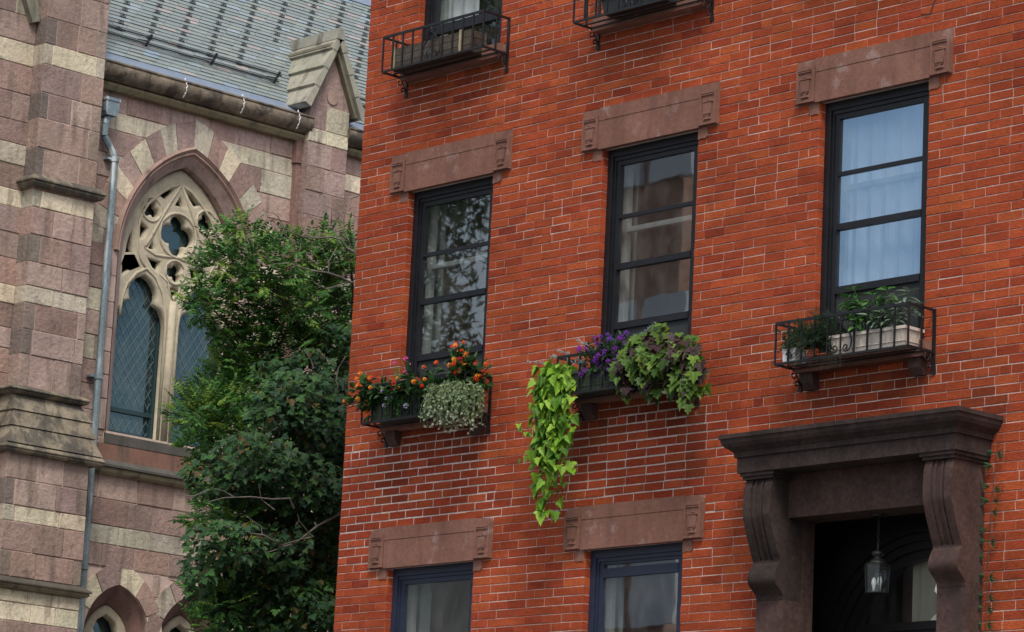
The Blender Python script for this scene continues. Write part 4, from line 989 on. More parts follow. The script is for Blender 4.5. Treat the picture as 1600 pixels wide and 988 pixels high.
loops += [[(0, 9.04), (.055, 8.945), (-.055, 8.945)], [(-.075, 7.945), (0, 7.965), (.075, 7.945), (0, 7.84)]]
gw = MB(); gw.box((XW-.300, YC-.84, 6.10), (XW-.285, YC+.84, 9.42)); win = gw.build('window', M['churchglass'], church); win['label'] = 'pointed church window with cream stone tracery over two lights'
curve_plate('tracery', loops, .030, .030, lambda a, d, b: CH(YC+a, -.21+d, b), M['tracery'], win)
rb_ = MB()
def ring(c, r, w=.020, n=24, sx=1): rb_.tube([CH(YC+c[0]+r*sx*math.cos(2*math.pi*i/n), -.152, c[1]+r*math.sin(2*math.pi*i/n)) for i in range(n+1)], w, 6, cap=False)
ring((0, 8.585), .265); ring((-.40, 8.825), .142, .017); ring((.40, 8.825), .142, .017); ring((0, 8.148), .142, .017)
for s in (1, -1):
    T2 = lambda L: [CH(YC+s*a, -.152, b) for a, b in L]
    rb_.tube(T2([(0, 9.20), (.13, 8.98), (.27, 8.72), (.38, 8.50), (.46, 8.36)]), .020, 6)
    rb_.tube(T2([(.46, 8.36), (.30, 8.30), (.15, 8.31), (0, 8.33)]), .018, 6)
    rb_.tube(T2([(0, 9.20), (.15, 9.14), (.30, 9.03), (.45, 8.88), (.55, 8.70), (.585, 8.52), (.565, 8.36), (.50, 8.20), (.42, 8.11)]), .018, 6)
    rb_.tube(T2([(.085, 6.17), (.085, 7.50), (.10, 7.68), (.17, 7.88), (.28, 8.04), (.415, 8.12), (.55, 8.04), (.66, 7.90), (.735, 7.70), (.745, 7.5)]), .020, 6)
    rb_.tube(T2([(0, 7.80), (.06, 7.90), (.10, 8.02), (.22, 8.09)]), .015, 6)
rb_.tube([CH(YC, -.165, 6.165), CH(YC, -.165, 7.80)], .05, 8); rb_.build('tracery_rib', M['tracery'], win, smooth=True)
# storm frames and lattice
for c in (-.43, .43):
    f = MB(); y0, y1 = YC+c-.338, YC+c+.338
    for (a, b, z0, z1) in ((y0, y0+.03, 6.165, 7.55), (y1-.03, y1, 6.165, 7.55), (y0+.03, y1-.03, 6.165, 6.20), (y0+.03, y1-.03, 6.42, 6.47)): f.box((XW-.2845, a, z0), (XW-.25, b, z1))
    f.box((XW-.2845, y0+.03, 6.20), (XW-.262, y0+.05, 6.42)); f.box((XW-.2845, y1-.05, 6.20), (XW-.262, y1-.03, 6.42)); f.build('storm_frame', M['tealmetal'], win)
    l = MB(); d_ = .105; sl = 1.55
    for k in range(-32, 32):
        for sg in (1, -1):
            seg = []
            for i in range(41):
                z = 6.2+i*(8.02-6.2)/40; y = YC+c+k*d_+sg*(z-7.1)/sl
                hw = .33 if z < 7.55 else .33*max(0, 1-((z-7.55)/.48)**2*.9)
                if abs(y-YC-c) < hw and not 6.41 < z < 6.48: seg.append((XW-.282, y, z))
                else:
                    if len(seg) > 1: l.tube([seg[0], seg[-1]], .0032, 4)
                    seg = []
            if len(seg) > 1: l.tube([seg[0], seg[-1]], .0032, 4)
    l.build('lead_lattice', M['lattice'], win)
# sill courses and strings
si = MB()
si.prism([(-.33, 6.165), (-.02, 6.11), (.028, 6.10), (.028, 5.99), (-.33, 5.99)], lambda p, z, d: CH(d, p, z), YC-.95, YC+.95, (.10, .095, .085))
si.prism([(-.02, 5.988), (.022, 5.985), (.05, 5.80), (-.02, 5.80)], lambda p, z, d: CH(d, p, z), YC-1.12, 6.62, (.19, .105, .08))
si.build('window_sill', M['dressed'], church)
sg = MB(); STR = [(-.02, 5.80), (.05, 5.80), (.135, 5.735), (.135, 5.71), (.10, 5.70), (.10, 5.68), (.085, 5.65), (.05, 5.63), (-.02, 5.63)]
for (z0_, nm, a, b) in ((0, 'string_course', 3.6, 12.5),):
    sg.prism(STR[:4]+[(-.02, 5.71)], lambda p, z, d: CH(d, p, z), a, b, (.10, .095, .085)); sg.prism([(-.02, 5.708), (.10, 5.708), (.105, 5.685), (.09, 5.655), (.05, 5.63), (-.02, 5.63)], lambda p, z, d: CH(d, p, z), a, b, (.33, .29, .19))
sg.build('string_course', M['dressed'], church)
# lower arcade windows
for (c, w) in LW:
    _, pa = arc_fn(.45, 3.85, 4.42); _, pb = arc_fn(.66, 3.80, 4.70)
    v = MB(); voussoirs(v, c, pa, pb, 3, int(c*10), start=0); v.build('arch_stones', M['ashlar'], church)
    k = MB(); _, pc = arc_fn(.33, 3.75, 4.21); band(k, c, pc, pa, -.22, .0, 3.2, (.24, .15, .13)); k.build('window_reveal', M['dressed'], church, recalc=False)
    gg = MB(); gg.box((XW-.36, c-.45, 3.2), (XW-.35, c+.45, 4.4)); w_ = gg.build('window', M['churchglass'], church)
    o = [(.33, 3.2)]+pc(10)+[(-x, z) for x, z in pc(10)[::-1]][1:]+[(-.33, 3.2)]
    h = [(-.2, 3.25), (.2, 3.25), (.2, 3.80), (.13, 3.86), (.17, 3.93), (.12, 4.03), (0, 4.10), (-.12, 4.03), (-.17, 3.93), (-.13, 3.86), (-.2, 3.80)]
    curve_plate('tracery', [o, h], .05, .02, lambda a, d, b: CH(c+a, -.25+d, b), M['tracery'], w_)

# buttress one, a wide stepped pier
bt = MB(); PB = .23
zsU = [6.36, 6.76, 7.04, 7.336, 7.53, 7.80, 8.11, 8.42, 8.617, 8.78, 9.10, 9.44, 9.737, 10.065, 10.302, 10.605, 10.95, 11.3, 11.65, 12.0]
kdU = ['b', 'b', 'b', 'y', 'b', 'b', 'b', 'y', 'b', 'b', 'b', 'b', 'b', 'y', 'b', 'b', 'b', 'b', 'b']
ashlar(bt, CH, 2.71, 3.55, zsU, kdU, -.01, PB, lmin=.28, lmax=.55, same=True)
zsD = [3.2, 3.5, 3.80, 4.0, 4.14, 4.27, 4.55, 4.87, 5.045, 5.33, 5.63]; kdD = ['b', 'b', 'y', 'y', 'y', 'b', 'b', 'y', 'b', 'b']
ashlar(bt, CH, 2.49, 3.58, zsD, kdD, -.01, .47, lmin=.28, lmax=.6, same=True)
bt.box((XW-.01, 2.718, 3.2), (XW+PB-.010, 3.542, 12), (1, 1, 1), 1); bt.box((XW-.01, 2.498, GROUND), (XW+.460, 3.572, 5.65), (1, 1, 1), 1)
bo = bt.build('buttress', [M['ashlar'], M['joint']], church, recalc=False)
def frust(mb, a, b, z0, z1, col):
    """a,b: (u0,u1,p) at bottom and top"""
    vs = [CH(a[0], -.02, z0), CH(a[0], a[2], z0), CH(a[1], a[2], z0), CH(a[1], -.02, z0), CH(b[0], -.02, z1), CH(b[0], b[2], z1), CH(b[1], b[2], z1), CH(b[1], -.02, z1)]
    mb.add(vs, [(0, 1, 2, 3), (7, 6, 5, 4), (0, 4, 5, 1), (1, 5, 6, 2), (2, 6, 7, 3)], col)
ws = MB()
frust(ws, (2.57, 3.64, .39), (2.64, 3.52, .27), 6.105, 6.30, (1, 1, 1)); frust(ws, (2.52, 3.66, .45), (2.59, 3.60, .375), 5.918, 6.10, (1, 1, 1)); frust(ws, (2.435, 3.70, .535), (2.535, 3.625, .435), 5.715, 5.913, (1, 1, 1))
ws.build('weathering', M['weather'], bo)
def string(name, u0, u1, p0, zt, h, proj, m, parent, cols=((1, 1, 1), (1, 1, 1))):
    q = MB(); fr = lambda u, p, z: CH(u, p, z)
    pr = [(p0-.03, zt), (p0+proj*.25, zt-h*.05), (p0+proj, zt-h*.45), (p0+proj, zt-h*.55), (p0+proj*.75, zt-h*.6), (p0+proj*.8, zt-h*.75), (p0+proj*.55, zt-h*.92), (p0, zt-h), (p0-.03, zt-h)]
    e = lambda p: p-p0
    o = len(q.v)
    for (p, z) in pr:
        for (u, s) in ((u0-e(p), -.02), (u0-e(p), p), (u1+e(p), p), (u1+e(p), -.02)): q.v.append(CH(u, s, z))
    for i in range(len(pr)):
        j = (i+1) % len(pr)
        for a in range(3): q.f.append([o+i*4+a, o+i*4+a+1, o+j*4+a+1, o+j*4+a]); q.c.append((.10, .09, .075) if i < 3 else (.22, .19, .13)); q.m.append(0)
    return q.build(name, m, parent)
string('string_mould', 2.64, 3.52, .26, 6.40, .11, .10, M['weather'], bo); string('string_mould', 2.45, 3.67, .50, 5.717, .11, .06, M['weather'], bo)
string('string_mould', 2.71, 3.55, .245, 8.79, .15, .09, M['weather'], bo); string('string_mould', 2.49, 3.58, .48, 4.27, .13, .09, M['dressed'], bo)
# sloped gable coping at the top left of the picture
gc = MB()
for (o_, w, t) in ((0, .055, .10), (.085, .04, .07)):
    A_ = Vector((0, 2.66+o_*.55, 10.56+o_)); B_2 = Vector((0, 2.30+o_*.55, 11.35+o_)); d = (B_2-A_).normalized(); nn = Vector((0, d.z, -d.y)); 
    vs = []
    for p in (-.02, t):
        for q in (A_-nn*w, A_+nn*w, B_2+nn*w, B_2-nn*w): vs.append(CH(q.y, p, q.z))
    gc.add(vs, [(0, 1, 2, 3), (4, 5, 6, 7), (0, 1, 5, 4), (1, 2, 6, 5), (2, 3, 7, 6), (3, 0, 4, 7)], (.22, .22, .17))
gc.build('gable_coping', M['dressed'], church)

# second buttress with its gablet
b2 = MB(); U0, U1, P2 = 6.59, 7.21, .20
zs2 = [5.0, 5.3, 5.6, 5.79, 6.05, 6.33, 6.62, 6.90, 7.18, 7.46, 7.72, 7.98, 8.24, 8.52, 8.82, 9.12, 9.42, 9.72, 10.02, 10.19, 10.50]
kd2 = ['b']*3+['b', 'b', 'b', 'b', 'b', 'b', 'g', 'b', 'b', 'g', 'b', 'b', 'b', 'b', 'b', 'y', 'b']
ashlar(b2, CH, U0, U1, zs2, kd2, -.02, P2, lmin=.26, lmax=.42)
b2.box((XW-.6, U0+.008, 5.0), (XW+P2-.010, U1-.008, 10.5), (1, 1, 1), 1)
GC = (U0+U1)/2
gab = [(U0+.008, 10.495), (U1-.008, 10.495), (U1-.008, 10.56), (GC, 11.25), (U0+.008, 10.56)]
b2.prism(gab, lambda u, z, d: CH(u, d, z), -.75, P2-.004, BR[0], 0)
b2o = b2.build('buttress', [M['ashlar'], M['joint']], church)
ds = MB(); ds.prism([(.085*math.cos(2*math.pi*i/20), .085*math.sin(2*math.pi*i/20)) for i in range(20)], lambda a, b, d: CH(GC+.02+a, d, 10.62+b), P2-.01, P2+.010, (.42, .30, .25))
ds.build('roundel', M['dressed'], b2o)
cp = MB(); wc = (.35, .34, .28)
for s in (-1, 1):
    sl = Vector((s*.45, -.97)); sl.normalize(); nrm = Vector((s*abs(sl.y), abs(sl.x)))   # down-slope and outward normal in (u,z)
    ap = Vector((GC, 11.37)); L = 1.02
    for i in range(4):          # overlapping slabs, each with its lip
        t0, t1 = (.00, .20, .47, .74)[i], (.21, .48, .75, 1.02)[i]; h = .05
        a = ap+sl*t0*L; b = ap+sl*t1*L
        q = [a+nrm*(-.045), b+nrm*(-.045), b+nrm*(.058), a+nrm*.020]
        if s < 0: q = q[::-1]
        cp.prism([tuple(x) for x in q], lambda u, z, d: CH(u, d, z), -.90, P2+.12, jit(wc, .1, rc))
    # edge moulding under the raking coping
    a = ap+sl*.05; b = ap+sl*1.0
    q = [a-nrm*.046, b-nrm*.046, b-nrm*.09, a-nrm*.09]
    if s < 0: q = q[::-1]
    cp.prism([tuple(x) for x in q], lambda u, z, d: CH(u, d, z), -.3, P2+.07, (.21, .19, .14))
cp.prism([(GC-.06, 11.33), (GC+.06, 11.33), (GC+.035, 11.47), (GC-.035, 11.47)], lambda u, z, d: CH(u, d, z), -.92, P2+.13, (.29, .285, .24))
cp.tube([CH(GC-.105, -.9, 11.24), CH(GC-.105, P2+.10, 11.24)], .035, 8, (.22, .21, .16))
cp.build('gablet_coping', M['dressed'], b2o)
pl = MB()   # pilaster strip beside it
pl.box((XW-.02, 6.50, 9.75), (XW+.10, U0-.002, 10.08), (.26, .16, .14)); pl.box((XW-.02, 6.52, 8.6), (XW+.085, U0-.002, 9.74), (.27, .17, .15)); pl.box((XW-.02, 6.49, 7.5), (XW+.1, U0-.002, 8.59), (.25, .16, .14)); pl.box((XW-.02, 6.48, 5.8), (XW+.11, U0-.002, 7.49), (.25, .16, .14))
pl.build('quoin', M['ashlar'], church)

# eaves: cornice, gutter, flashing; slate roof
RX0, RZ0, RA = -.10, 10.505, R_(61)
def roofp(y, s, up=0): return (XW+RX0-s*math.cos(RA)+up*math.sin(RA), y, RZ0+s*math.sin(RA)+up*math.cos(RA))
for (ya, yb) in ((3.54, 6.62), (7.19, 13)):
    c = MB()
    c.prism([(-.02, 10.02), (.10, 10.02), (.14, 10.06), (.155, 10.085), (-.02, 10.085)], lambda p, z, d: CH(d, p, z), ya, yb, (.28, .25, .16)); c.build('cornice', M['dressed'], church)
    q = MB(); pts = [(-.02, 10.088)]+[(.10+.155*math.cos(R_(a)), 10.235+.14*math.sin(R_(a))) for a in range(-80, 25, 12)]+[(.235, 10.30), (.20, 10.30), (.20, 10.27), (-.02, 10.27)]
    q.prism(pts, lambda p, z, d: CH(d, p, z), ya, yb); q.tube([CH(ya, .245, 10.30), CH(yb, .245, 10.30)], .016, 6); go = q.build('gutter', M['gutter'], church)
    f = MB(); f.add([CH(ya, .22, 10.272), CH(yb, .22, 10.272), CH(yb, -.085, 10.50), CH(ya, -.085, 10.50)], [(0, 1, 2, 3)]); f.build('eaves_flashing', M['lead'], church)
    yy = ya+1.15
    while yy < yb:
        w = MB(); w.tube([CH(yy+.012*math.sin(t*3), .1+.164*math.cos(R_(a)), 10.235+.15*math.sin(R_(a))) for t, a in enumerate(range(-50, 60, 11))], .008, 5); w.build('gutter_strap', M['curtain'], go); yy += .85
SE = .060; rs = random.Random(3); slt = MB(); nr = int(2.26/SE)
for i in range(nr):
    s0 = i*SE; shift = i*.0475+rs.uniform(-.01, .01); y = 3.2+(shift % .21)-.21
    while y < 13:
        w = .21; a, b = max(3.54, y), min(13, y+w); y += w
        if b-a < .02: continue
        t = rs.random()
        c = (.235, .28, .28) if t < .66 else (.26, .295, .28) if t < .86 else (.285, .345, .375) if t < .93 else (.345, .325, .315) if t < .98 else (.25, .33, .40)
        c = jit(c, .06, rs); lift = .012+rs.uniform(-.002, .004); sk = .0016; g_ = .0014; e0 = s0+rs.uniform(-.003, .003)
        vs = [roofp(a+g_, e0, lift), roofp(b-g_, e0, lift+rs.uniform(-.001, .002)), roofp(b-g_-.03*0, s0+SE*1.25, .0015), roofp(a+g_, s0+SE*1.25, .0015), roofp(a+g_, e0, -.004), roofp(b-g_, e0, -.004)]
        slt.add(vs, [(0, 1, 2, 3), (0, 4, 5, 1)], c)
S_TOP = nr*SE
slt.add([roofp(3.2, -.01, -.006), roofp(13, -.01, -.006), roofp(13, S_TOP+.1, -.006), roofp(3.2, S_TOP+.1, -.006)], [(0, 1, 2, 3)], (.05, .055, .06))
roof = slt.build('roof', M['slate'], church, recalc=False)
md = MB(); y = 3.54
while y < 13:
    md.add([roofp(y, S_TOP-.01, .02), roofp(min(13, y+.9)-.012, S_TOP-.01, .02), roofp(min(13, y+.9)-.012, S_TOP+.30, .022), roofp(y, S_TOP+.30, .022), roofp(y, S_TOP-.01, 0), roofp(min(13, y+.9)-.012, S_TOP-.01, 0)], [(0, 1, 2, 3), (0, 4, 5, 1)]); 
    md.add([roofp(y, S_TOP+.31, .04), roofp(min(13, y+.9)-.012, S_TOP+.31, .04), roofp(min(13, y+.9)-.012, S_TOP+1.3, .03), roofp(y, S_TOP+1.3, .03), roofp(y, S_TOP+.31, .02), roofp(min(13, y+.9)-.012, S_TOP+.31, .02)], [(0, 1, 2, 3), (0, 4, 5, 1)])
    y += .9
md.build('ridge_flashing', M['lead'], roof)
bkr = MB(); tp_ = roofp(3.2, S_TOP+1.3); bkr.add([tp_, (tp_[0], 13, tp_[2]), (tp_[0]-2.2, 13, GROUND), (tp_[0]-2.2, 3.2, GROUND)], [(0, 1, 2, 3)]); bkr.build('back_slope', M['lead'], roof, recalc=False)
# snow guards: small iron trefoils on every second course
gcount = 0; rest = MB(); gpos = []
for col_ in range(-3, 22):
    for row in range(0, 15):
        s = .44+row*.120; y = 3.62+col_*.445+row*.064
        if 3.70 < y < 9.3 and not (6.25 < y < 7.55 and s < 1.02): gpos.append((y, s))
def guard(mb, y, s):
    U = .020
    n0 = len(mb.v)
    for sgn in (-1, 1): mb.tube([roofp(y+sgn*(.024+.015*math.cos(t)), s+.013*math.sin(t)-.004, U+.010) for t in [2*math.pi*i/8 for i in range(9)]], .0042, 4, cap=False)
    mb.tube([roofp(y, s-.016, U+.006), roofp(y, s+.014, U+.014)], .006, 4); mb.tube([roofp(y-.045, s-.020, U-.004), roofp(y+.045, s-.020, U-.004)], .0035, 4)
gpos.sort(key=lambda t: t[1])
for i, (y, s) in enumerate(gpos):
    if i < 100: q = MB(); guard(q, y, s); q.build('snow_guard', M['darkmetal'], roof)
    else: guard(rest, y, s)
if rest.v: ro = rest.build('snow_guard', M['darkmetal'], roof); ro['kind'] = 'stuff'
for (ya, yb) in ((3.62, 6.40), (7.5, 13)):
    q = MB()
    for (s, up) in ((.285, .045), (.325, .115)): q.tube([roofp(ya, s, up), roofp(yb, s, up)], .011, 6)
    sr = q.build('snow_rail', M['darkmetal'], roof)
    y = ya+.80
    while y < yb:
        p = MB(); p.bar(roofp(y, .28, .012), roofp(y, .335, .16), .028, .016); p.bar(roofp(y-.005, .285, .09), roofp(y-.10, .35, .018), .014, .014); p.build('rail_post', M['darkmetal'], sr); y += .965
# downpipe
dp = MB()
PX = .10
pts = [CH(3.73, PX, 9.70), CH(3.695, PX, 9.62), CH(3.70, PX, 9.48)]
def sqpipe(mb, P, w):
    for a, b in zip(P, P[1:]): mb.tube([a, b], w, 8)
sqpipe(dp, [CH(3.735, PX, 9.72), CH(3.70, PX, 9.60), CH(3.70, PX, 9.46), CH(3.868, PX, 9.24), CH(3.868, PX, GROUND)], .042)
dpo = dp.build('downpipe', M['pipe'], church)
hp = MB(); hp.prism([(3.665, 9.70), (3.805, 9.70), (3.825, 9.75), (3.825, 9.90), (3.645, 9.90), (3.645, 9.75)], lambda u, z, d: CH(u, d, z), .03, .17); hp.prism([(3.635, 9.87), (3.835, 9.87), (3.835, 9.905), (3.635, 9.905)], lambda u, z, d: CH(u, d, z), .02, .18); hp.build('hopper_head', M['pipe'], dpo)
for z in (9.22, 6.70, 4.55): c = MB(); c.lathe([(.0, z-.03), (.052, z-.03), (.052, z+.03), (0, z+.03)], CH(3.868, PX, 0), 10); c.box(CH(3.76, .0, z-.012), CH(3.86, .1, z+.012)); c.build('pipe_collar', M['pipe'], dpo)

# ================================================================== trees beside the church
LIGHT = [(-26.01, 2.69, 7.45, 0.29), (-25.86, 2.43, 7.08, 0.32), (-25.3, 2.47, 7.08, 0.32), (-25.52, 3.05, 7.35, 0.26), (-26.01, 3.78, 7.59, 0.27), (-25.67, 3.77, 7.37, 0.26), (-25.62, 2.03, 6.71, 0.22), (-25.94, 2.85, 6.83, 0.36), (-25.37, 2.88, 6.83, 0.32), (-25.99, 3.89, 7.03, 0.33), (-25.71, 2.32, 6.48, 0.18), (-25.58, 2.84, 6.39, 0.39), (-25.67, 2.52, 6.15, 0.22), (-25.51, 3.29, 6.4, 0.39), (-25.36, 3.58, 6.5, 0.26), (-25.14, 1.68, 5.51, 0.25), (-25.82, 2.02, 5.57, 0.1), (-25.45, 2.22, 5.69, 0.25), (-25.4, 2.17, 5.42, 0.25), (-25.81, 2.73, 6.0, 0.29), (-26.1, 2.43, 5.4, 0.19), (-25.13, 2.31, 5.36, 0.25), (-25.8, 2.46, 5.18, 0.19), (-25.79, 2.34, 4.65, 0.22), (-25.21, 2.12, 4.64, 0.22), (-25.51, 2.04, 3.82, 0.1), (-25.63, 2.69, 4.68, 0.19), (-25.33, 2.3, 3.6, 0.25), (-26.07, 3.28, 3.82, 0.26), (-25.39, 3.14, 3.83, 0.25), (-25.73, 2.42, 3.54, 0.19), (-26.01, 4.24, 7.3, 0.27), (-25.44, 3.69, 7.6, 0.16), (-25.17, 2.05, 7.44, 0.09), (-25.89, 4.35, 6.83, 0.4)]
DARK = [(-24.18, 2.08, 5.67, 0.28), (-24.48, 2.72, 5.8, 0.25), (-24.08, 1.78, 5.42, 0.24), (-24.1, 2.35, 5.39, 0.37), (-24.55, 2.34, 5.24, 0.37), (-24.0, 1.53, 4.89, 0.36), (-24.16, 1.21, 4.7, 0.27), (-24.14, 2.57, 5.05, 0.25), (-24.01, 2.01, 4.71, 0.42), (-24.36, 1.85, 4.54, 0.36), (-24.07, 2.47, 4.54, 0.37), (-23.96, 1.18, 4.05, 0.32), (-24.66, 1.59, 3.91, 0.24), (-23.99, 1.73, 4.07, 0.36), (-24.4, 2.54, 4.14, 0.43), (-24.32, 1.72, 3.72, 0.36), (-24.62, 1.66, 3.67, 0.24), (-24.12, 2.12, 3.58, 0.42), (-24.49, 2.88, 3.75, 0.31), (-23.97, 0.92, 3.7, 0.13), (-24.5, 3.08, 5.67, 0.31), (-24.24, 3.0, 4.87, 0.37), (-24.39, 3.26, 4.17, 0.44), (-24.2, 2.59, 3.33, 0.37), (-24.57, 2.12, 3.3, 0.36)]
TW1 = [[(-24.6, 3.06, 7.26), (-24.6, 2.96, 7.3), (-24.6, 2.87, 7.36), (-24.6, 2.78, 7.37), (-24.6, 2.59, 7.32), (-24.6, 2.47, 7.3), (-24.6, 2.36, 7.29), (-24.6, 2.26, 7.3), (-24.6, 2.17, 7.36), (-24.6, 2.06, 7.45), (-24.6, 1.88, 7.46)], [(-24.6, 2.17, 7.36), (-24.6, 2.17, 7.3), (-24.6, 2.27, 7.21), (-24.6, 2.35, 7.12), (-24.6, 2.34, 7.02)], [(-24.6, 2.17, 7.3), (-24.6, 2.12, 7.32), (-24.6, 1.98, 7.38)], [(-24.6, 2.37, 7.28), (-24.6, 2.37, 7.15)], [(-24.6, 2.47, 7.3), (-24.6, 2.46, 7.36), (-24.6, 2.4, 7.37)], [(-24.6, 3.07, 6.96), (-24.6, 2.9, 6.99), (-24.6, 2.7, 6.99), (-24.6, 2.54, 6.98), (-24.6, 2.37, 6.99), (-24.6, 2.25, 7.0), (-24.6, 2.08, 6.96), (-24.6, 1.92, 6.9)], [(-24.6, 2.08, 6.96), (-24.6, 2.0, 6.97), (-24.6, 1.91, 7.02)], [(-24.6, 3.04, 6.96), (-24.6, 2.76, 6.84), (-24.6, 2.62, 6.86), (-24.6, 2.53, 6.92)], [(-24.6, 2.74, 7.0), (-24.6, 2.74, 7.1), (-24.6, 2.67, 7.23)], [(-24.6, 2.74, 7.1), (-24.6, 2.82, 7.27)], [(-24.6, 3.07, 7.26), (-24.6, 2.97, 7.37), (-24.6, 2.95, 7.42), (-24.6, 2.85, 7.54), (-24.6, 2.83, 7.62), (-24.6, 2.71, 7.67)], [(-24.6, 2.96, 7.4), (-24.6, 2.91, 7.56), (-24.6, 2.92, 7.72), (-24.6, 2.98, 7.8), (-24.6, 3.07, 7.85)], [(-24.6, 2.83, 7.62), (-24.6, 2.87, 7.65)], [(-24.6, 2.97, 7.38), (-24.6, 2.86, 7.43), (-24.6, 2.73, 7.46)], [(-24.6, 2.77, 7.5), (-24.6, 2.73, 7.61)]]
TW2 = [[(-23.7, 0.94, 4.17), (-23.7, 1.03, 4.17), (-23.7, 1.17, 4.14), (-23.7, 1.43, 4.15), (-23.7, 1.65, 4.08)], [(-23.7, 1.65, 4.08), (-23.7, 1.84, 4.16), (-23.7, 2.01, 4.21)], [(-23.7, 1.2, 3.96), (-23.7, 1.53, 4.01), (-23.7, 1.84, 4.14), (-23.7, 2.07, 4.32), (-23.7, 2.32, 4.47)], [(-23.7, 1.34, 4.59), (-23.7, 1.4, 4.48), (-23.7, 1.53, 4.4)], [(-23.7, 0.77, 4.37), (-23.7, 0.94, 4.43), (-23.7, 1.24, 4.48), (-23.7, 1.52, 4.5), (-23.7, 1.7, 4.53), (-23.7, 1.78, 4.45)], [(-23.7, 1.43, 4.15), (-23.7, 1.41, 4.23), (-23.7, 1.21, 4.31)], [(-23.7, 1.07, 4.45), (-23.7, 0.93, 4.49), (-23.7, 0.81, 4.5)], [(-23.7, 0.45, 4.39), (-23.7, 0.61, 4.4), (-23.7, 0.76, 4.48)], [(-23.7, 1.86, 4.33), (-23.7, 1.97, 4.24), (-23.7, 2.01, 4.21)], [(-23.7, 1.86, 4.33), (-23.7, 1.82, 4.4)]]
TW3 = [[(-24.0, 2.02, 6.05), (-24.0, 2.12, 5.95), (-24.0, 2.15, 5.87)], [(-24.0, 2.2, 6.07), (-24.0, 2.3, 5.98), (-24.0, 2.41, 5.94)], [(-24.0, 1.66, 5.39), (-24.0, 1.72, 5.26), (-24.0, 1.8, 5.18)], [(-24.0, 1.61, 5.15), (-24.0, 1.73, 5.23), (-24.0, 1.85, 5.34)], [(-24.0, 2.46, 5.73), (-24.0, 2.44, 5.8), (-24.0, 2.47, 5.93), (-24.0, 2.53, 6.04)]]
LIGHT += [(-24.5, 2.0, 5.55, .16), (-24.3, 2.9, 5.2, .18), (-24.2, 1.5, 4.35, .16), (-24.0, 2.5, 3.7, .18), (-24.1, 1.3, 3.55, .16), (-24.2, 2.3, 4.8, .14)]
DARK += [(-25.0, 2.9, 6.15, .2), (-25.0, 2.4, 6.0, .16), (-25.1, 3.3, 6.5, .2)]
def tree(name, label, clumps, base, top, kind, twigs, seed, extra):
    r = random.Random(seed); t = thing(name, label, 'tree', base); lv, tk = MB(), MB()
    B, Tp = Vector(base), Vector(top)
    tk.tube([B, B.lerp(Tp, .35)+Vector((.1, .1, 0)), B.lerp(Tp, .7)+Vector((-.1, .05, 0)), Tp], .15, 10, r1=.05); tk.build('trunk', M['bark'], t)
    lb = MB()
    for (x, y, z, q) in clumps[::2]:
        c = Vector((x, y, z)); a = B.lerp(Tp, min(.95, max(.35, (z-B.z)/(Tp.z-B.z)-.12))); m_ = a.lerp(c, .5)+Vector((0, 0, -.08)); lb.tube([a, m_, c], .028, 6, r1=.008, cap=False)
    lb.build('limbs', M['bark'], t)
    allc = list(clumps)+extra
    for (x, y, z, q) in allc:
        c = Vector((x, y, z)); tone = r.uniform(.72, 1.25); n = int((1150 if kind == 'light' else 240)*max(.4, q/.3)**2)
        if kind == 'light':
            # compound leaves: short shoots each with pairs of leaflets
            for i in range(int(n*.86)//9):
                v = rv(r); p = c+Vector((v.x*q*1.15, v.y*q*1.15, v.z*q*.95)); d = (v+Vector((.15, -.25, .35))+rv(r)*.5).normalized(); L = r.uniform(.08, .14); nr = (Vector((.3, -.3, 1))+rv(r)*.6).normalized(); s = d.cross(nr).normalized()
                young = r.random() < .15
                base_c = (.15, .25, .035) if young else r.choice([(.058, .168, .032), (.076, .195, .036), (.042, .130, .028)])
                for k in range(9):
                    u = (k//2)/4; sg = 1 if k % 2 else -1; q0 = p+d*(L*u)
                    dd = (d*.55+s*sg) if k < 8 else d
                    cc = jit(tuple(a*tone for a in base_c), .16, r)
                    leaf(lv, q0, dd, nr+rv(r)*.25, r.uniform(.045, .070), .038, 'oval', cc, .25, .25)
        else:
            for i in range(n):
                v = rv(r); p = c+Vector((v.x*q*1.2, v.y*q*1.2, v.z*q*.8)); d = Vector((v.x*.9+.2, v.y*.9-.25, -.35+r.uniform(-.5, .4))); nr = Vector((.3, -.35, .9))+rv(r)*.95
                cc = r.choice([(.032, .082, .033), (.038, .098, .034), (.026, .066, .032), (.050, .125, .032)])
                if r.random() < .05: cc = (.10, .075, .03)
                sz = r.uniform(.052, .10); leaf(lv, p, d, nr, sz, sz*.95, 'maple', jit(tuple(a*tone for a in cc), .2, r), .12, .3)
                if r.random() < .035:
                    for k in range(8): leaf(lv, p+rv(r)*.04, rv(r), rv(r), .028, .016, 'oval', jit((.24, .26, .04), .2, r))
    lv.build('crown', M['leaf'], t, recalc=False)
    tw = MB()
    for pts in twigs:
        tw = MB(); P = [Vector(p) for p in pts]
        for i, p in enumerate(P): p.x += r.uniform(-.03, .03)
        L = sum((b-a).length for a, b in zip(P, P[1:])); r0 = .0045+.0075*min(1, L/1.2)
        back = (P[0].y > P[-1].y); tw.tube(P if back else P[::-1], r0, 6, r1=.003); tw.build('bare_branch', M['twig'], t)
    return t
ex = []; r = random.Random(90)
for i in range(13): ex.append((-26.9+r.uniform(-.3, .3), 3.2+r.uniform(0, 2.4), r.uniform(3.2, 7.4), .35))
tree('leafy_tree', 'bright green fine-leaved tree in front of the church window', LIGHT, (-25.8, 4.6, GROUND), (-25.8, 4.2, 7.6), 'light', TW1, 1, ex)
ex = []
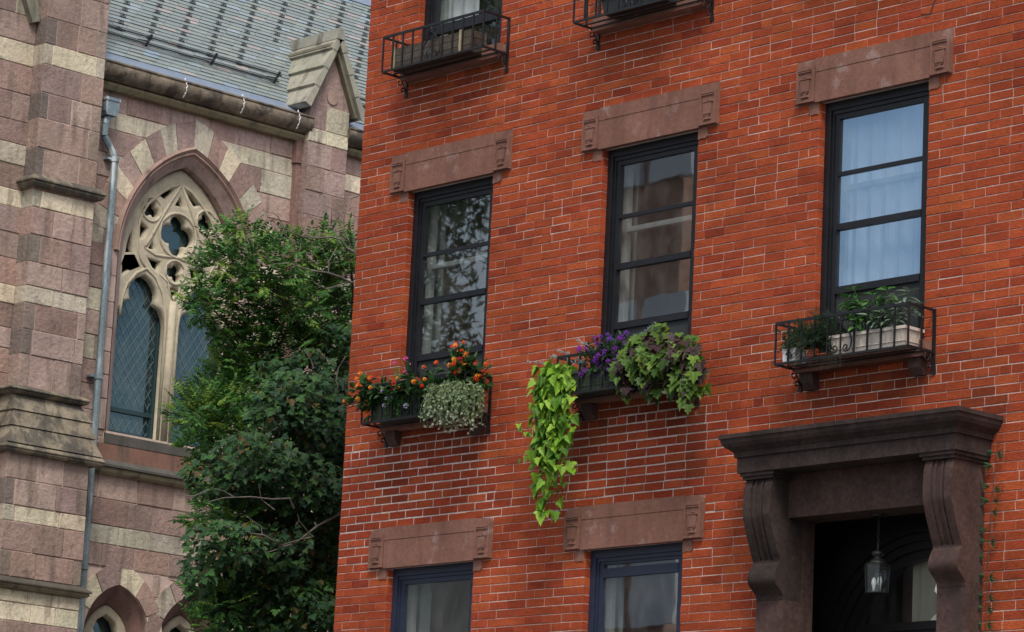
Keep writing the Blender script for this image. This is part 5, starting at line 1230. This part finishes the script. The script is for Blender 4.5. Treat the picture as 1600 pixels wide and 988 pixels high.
for i in range(9): ex.append((-25.1+r.uniform(-.2, .2), 2.5+r.uniform(0, 2.2), r.uniform(3.0, 5.6), .36))
tree('maple_tree', 'darker broad-leaved maple with bare grey twigs at the corner of the brick house', DARK, (-24.2, 4.2, GROUND), (-24.2, 3.5, 6.2), 'maple', TW2+TW3, 2, ex)

# ================================================================== across the street, met only as reflections in the panes
op = thing('opposite_house', 'brick house across the street reflected in the middle window', 'building', (-35.2, -20, GROUND))
b = MB(); b.box((-37.2, -20, GROUND), (-33.9, -17, 15.2)); b.build('wall', M['farbrick'], op)
b = MB(); b.box((-37.4, -20.1, 15.2), (-33.8, -16.7, 15.6)); b.box((-37.3, -20, 14.9), (-33.85, -16.85, 15.19)); b.build('cornice', M['farpale'], op)
for x in (-36.5, -35.2, -33.9-.2):
    for z in (2.3, 5.6, 8.7, 12.4): q = MB(); q.box((x-.45, -16.98, z), (x+.45, -16.9, z+1.9)); q.build('window', M['blind'], op)
op2 = thing('opposite_house', 'pale rendered house across the street reflected in the lower windows', 'building', (-42, -22, GROUND))
b = MB(); b.box((-44, -27, GROUND), (-37.3, -19, 7.5)); b.build('wall', M['farpale'], op2)
b = MB(); b.prism([(-44.2, 7.5), (-37.2, 7.5), (-40.7, 9.6)], lambda x, z, d: (x, d, z), -27, -18.8); b.build('roof', M['slate'], op2)
r = random.Random(6); ex = []
cl = [(-39.3+r.uniform(-1.9, 1.7), -16.0+r.uniform(-1.2, 1.2), 9+r.uniform(-1.5, 8), r.uniform(.7, 1.1)) for i in range(85)]
t = thing('street_tree', 'tall street tree across the road reflected in the left windows', 'tree', (-39.3, -16, GROUND)); lv, tk = MB(), MB()
tk.tube([(-39.3, -16, GROUND), (-39.2, -16, 6), (-39.4, -16.1, 15)], .25, 8, r1=.07); tk.build('trunk', M['bark'], t)
for (x, y, z, q) in cl:
    for i in range(230):
        v = rv(r); leaf(lv, Vector((x, y, z))+v*q, rv(r)+Vector((0, 0, -.3)), rv(r)+Vector((0, 0, 1)), .22, .15, 'rhomb', jit((.09, .15, .06), .35, r))
lv.build('crown', M['leaf'], t, recalc=False)
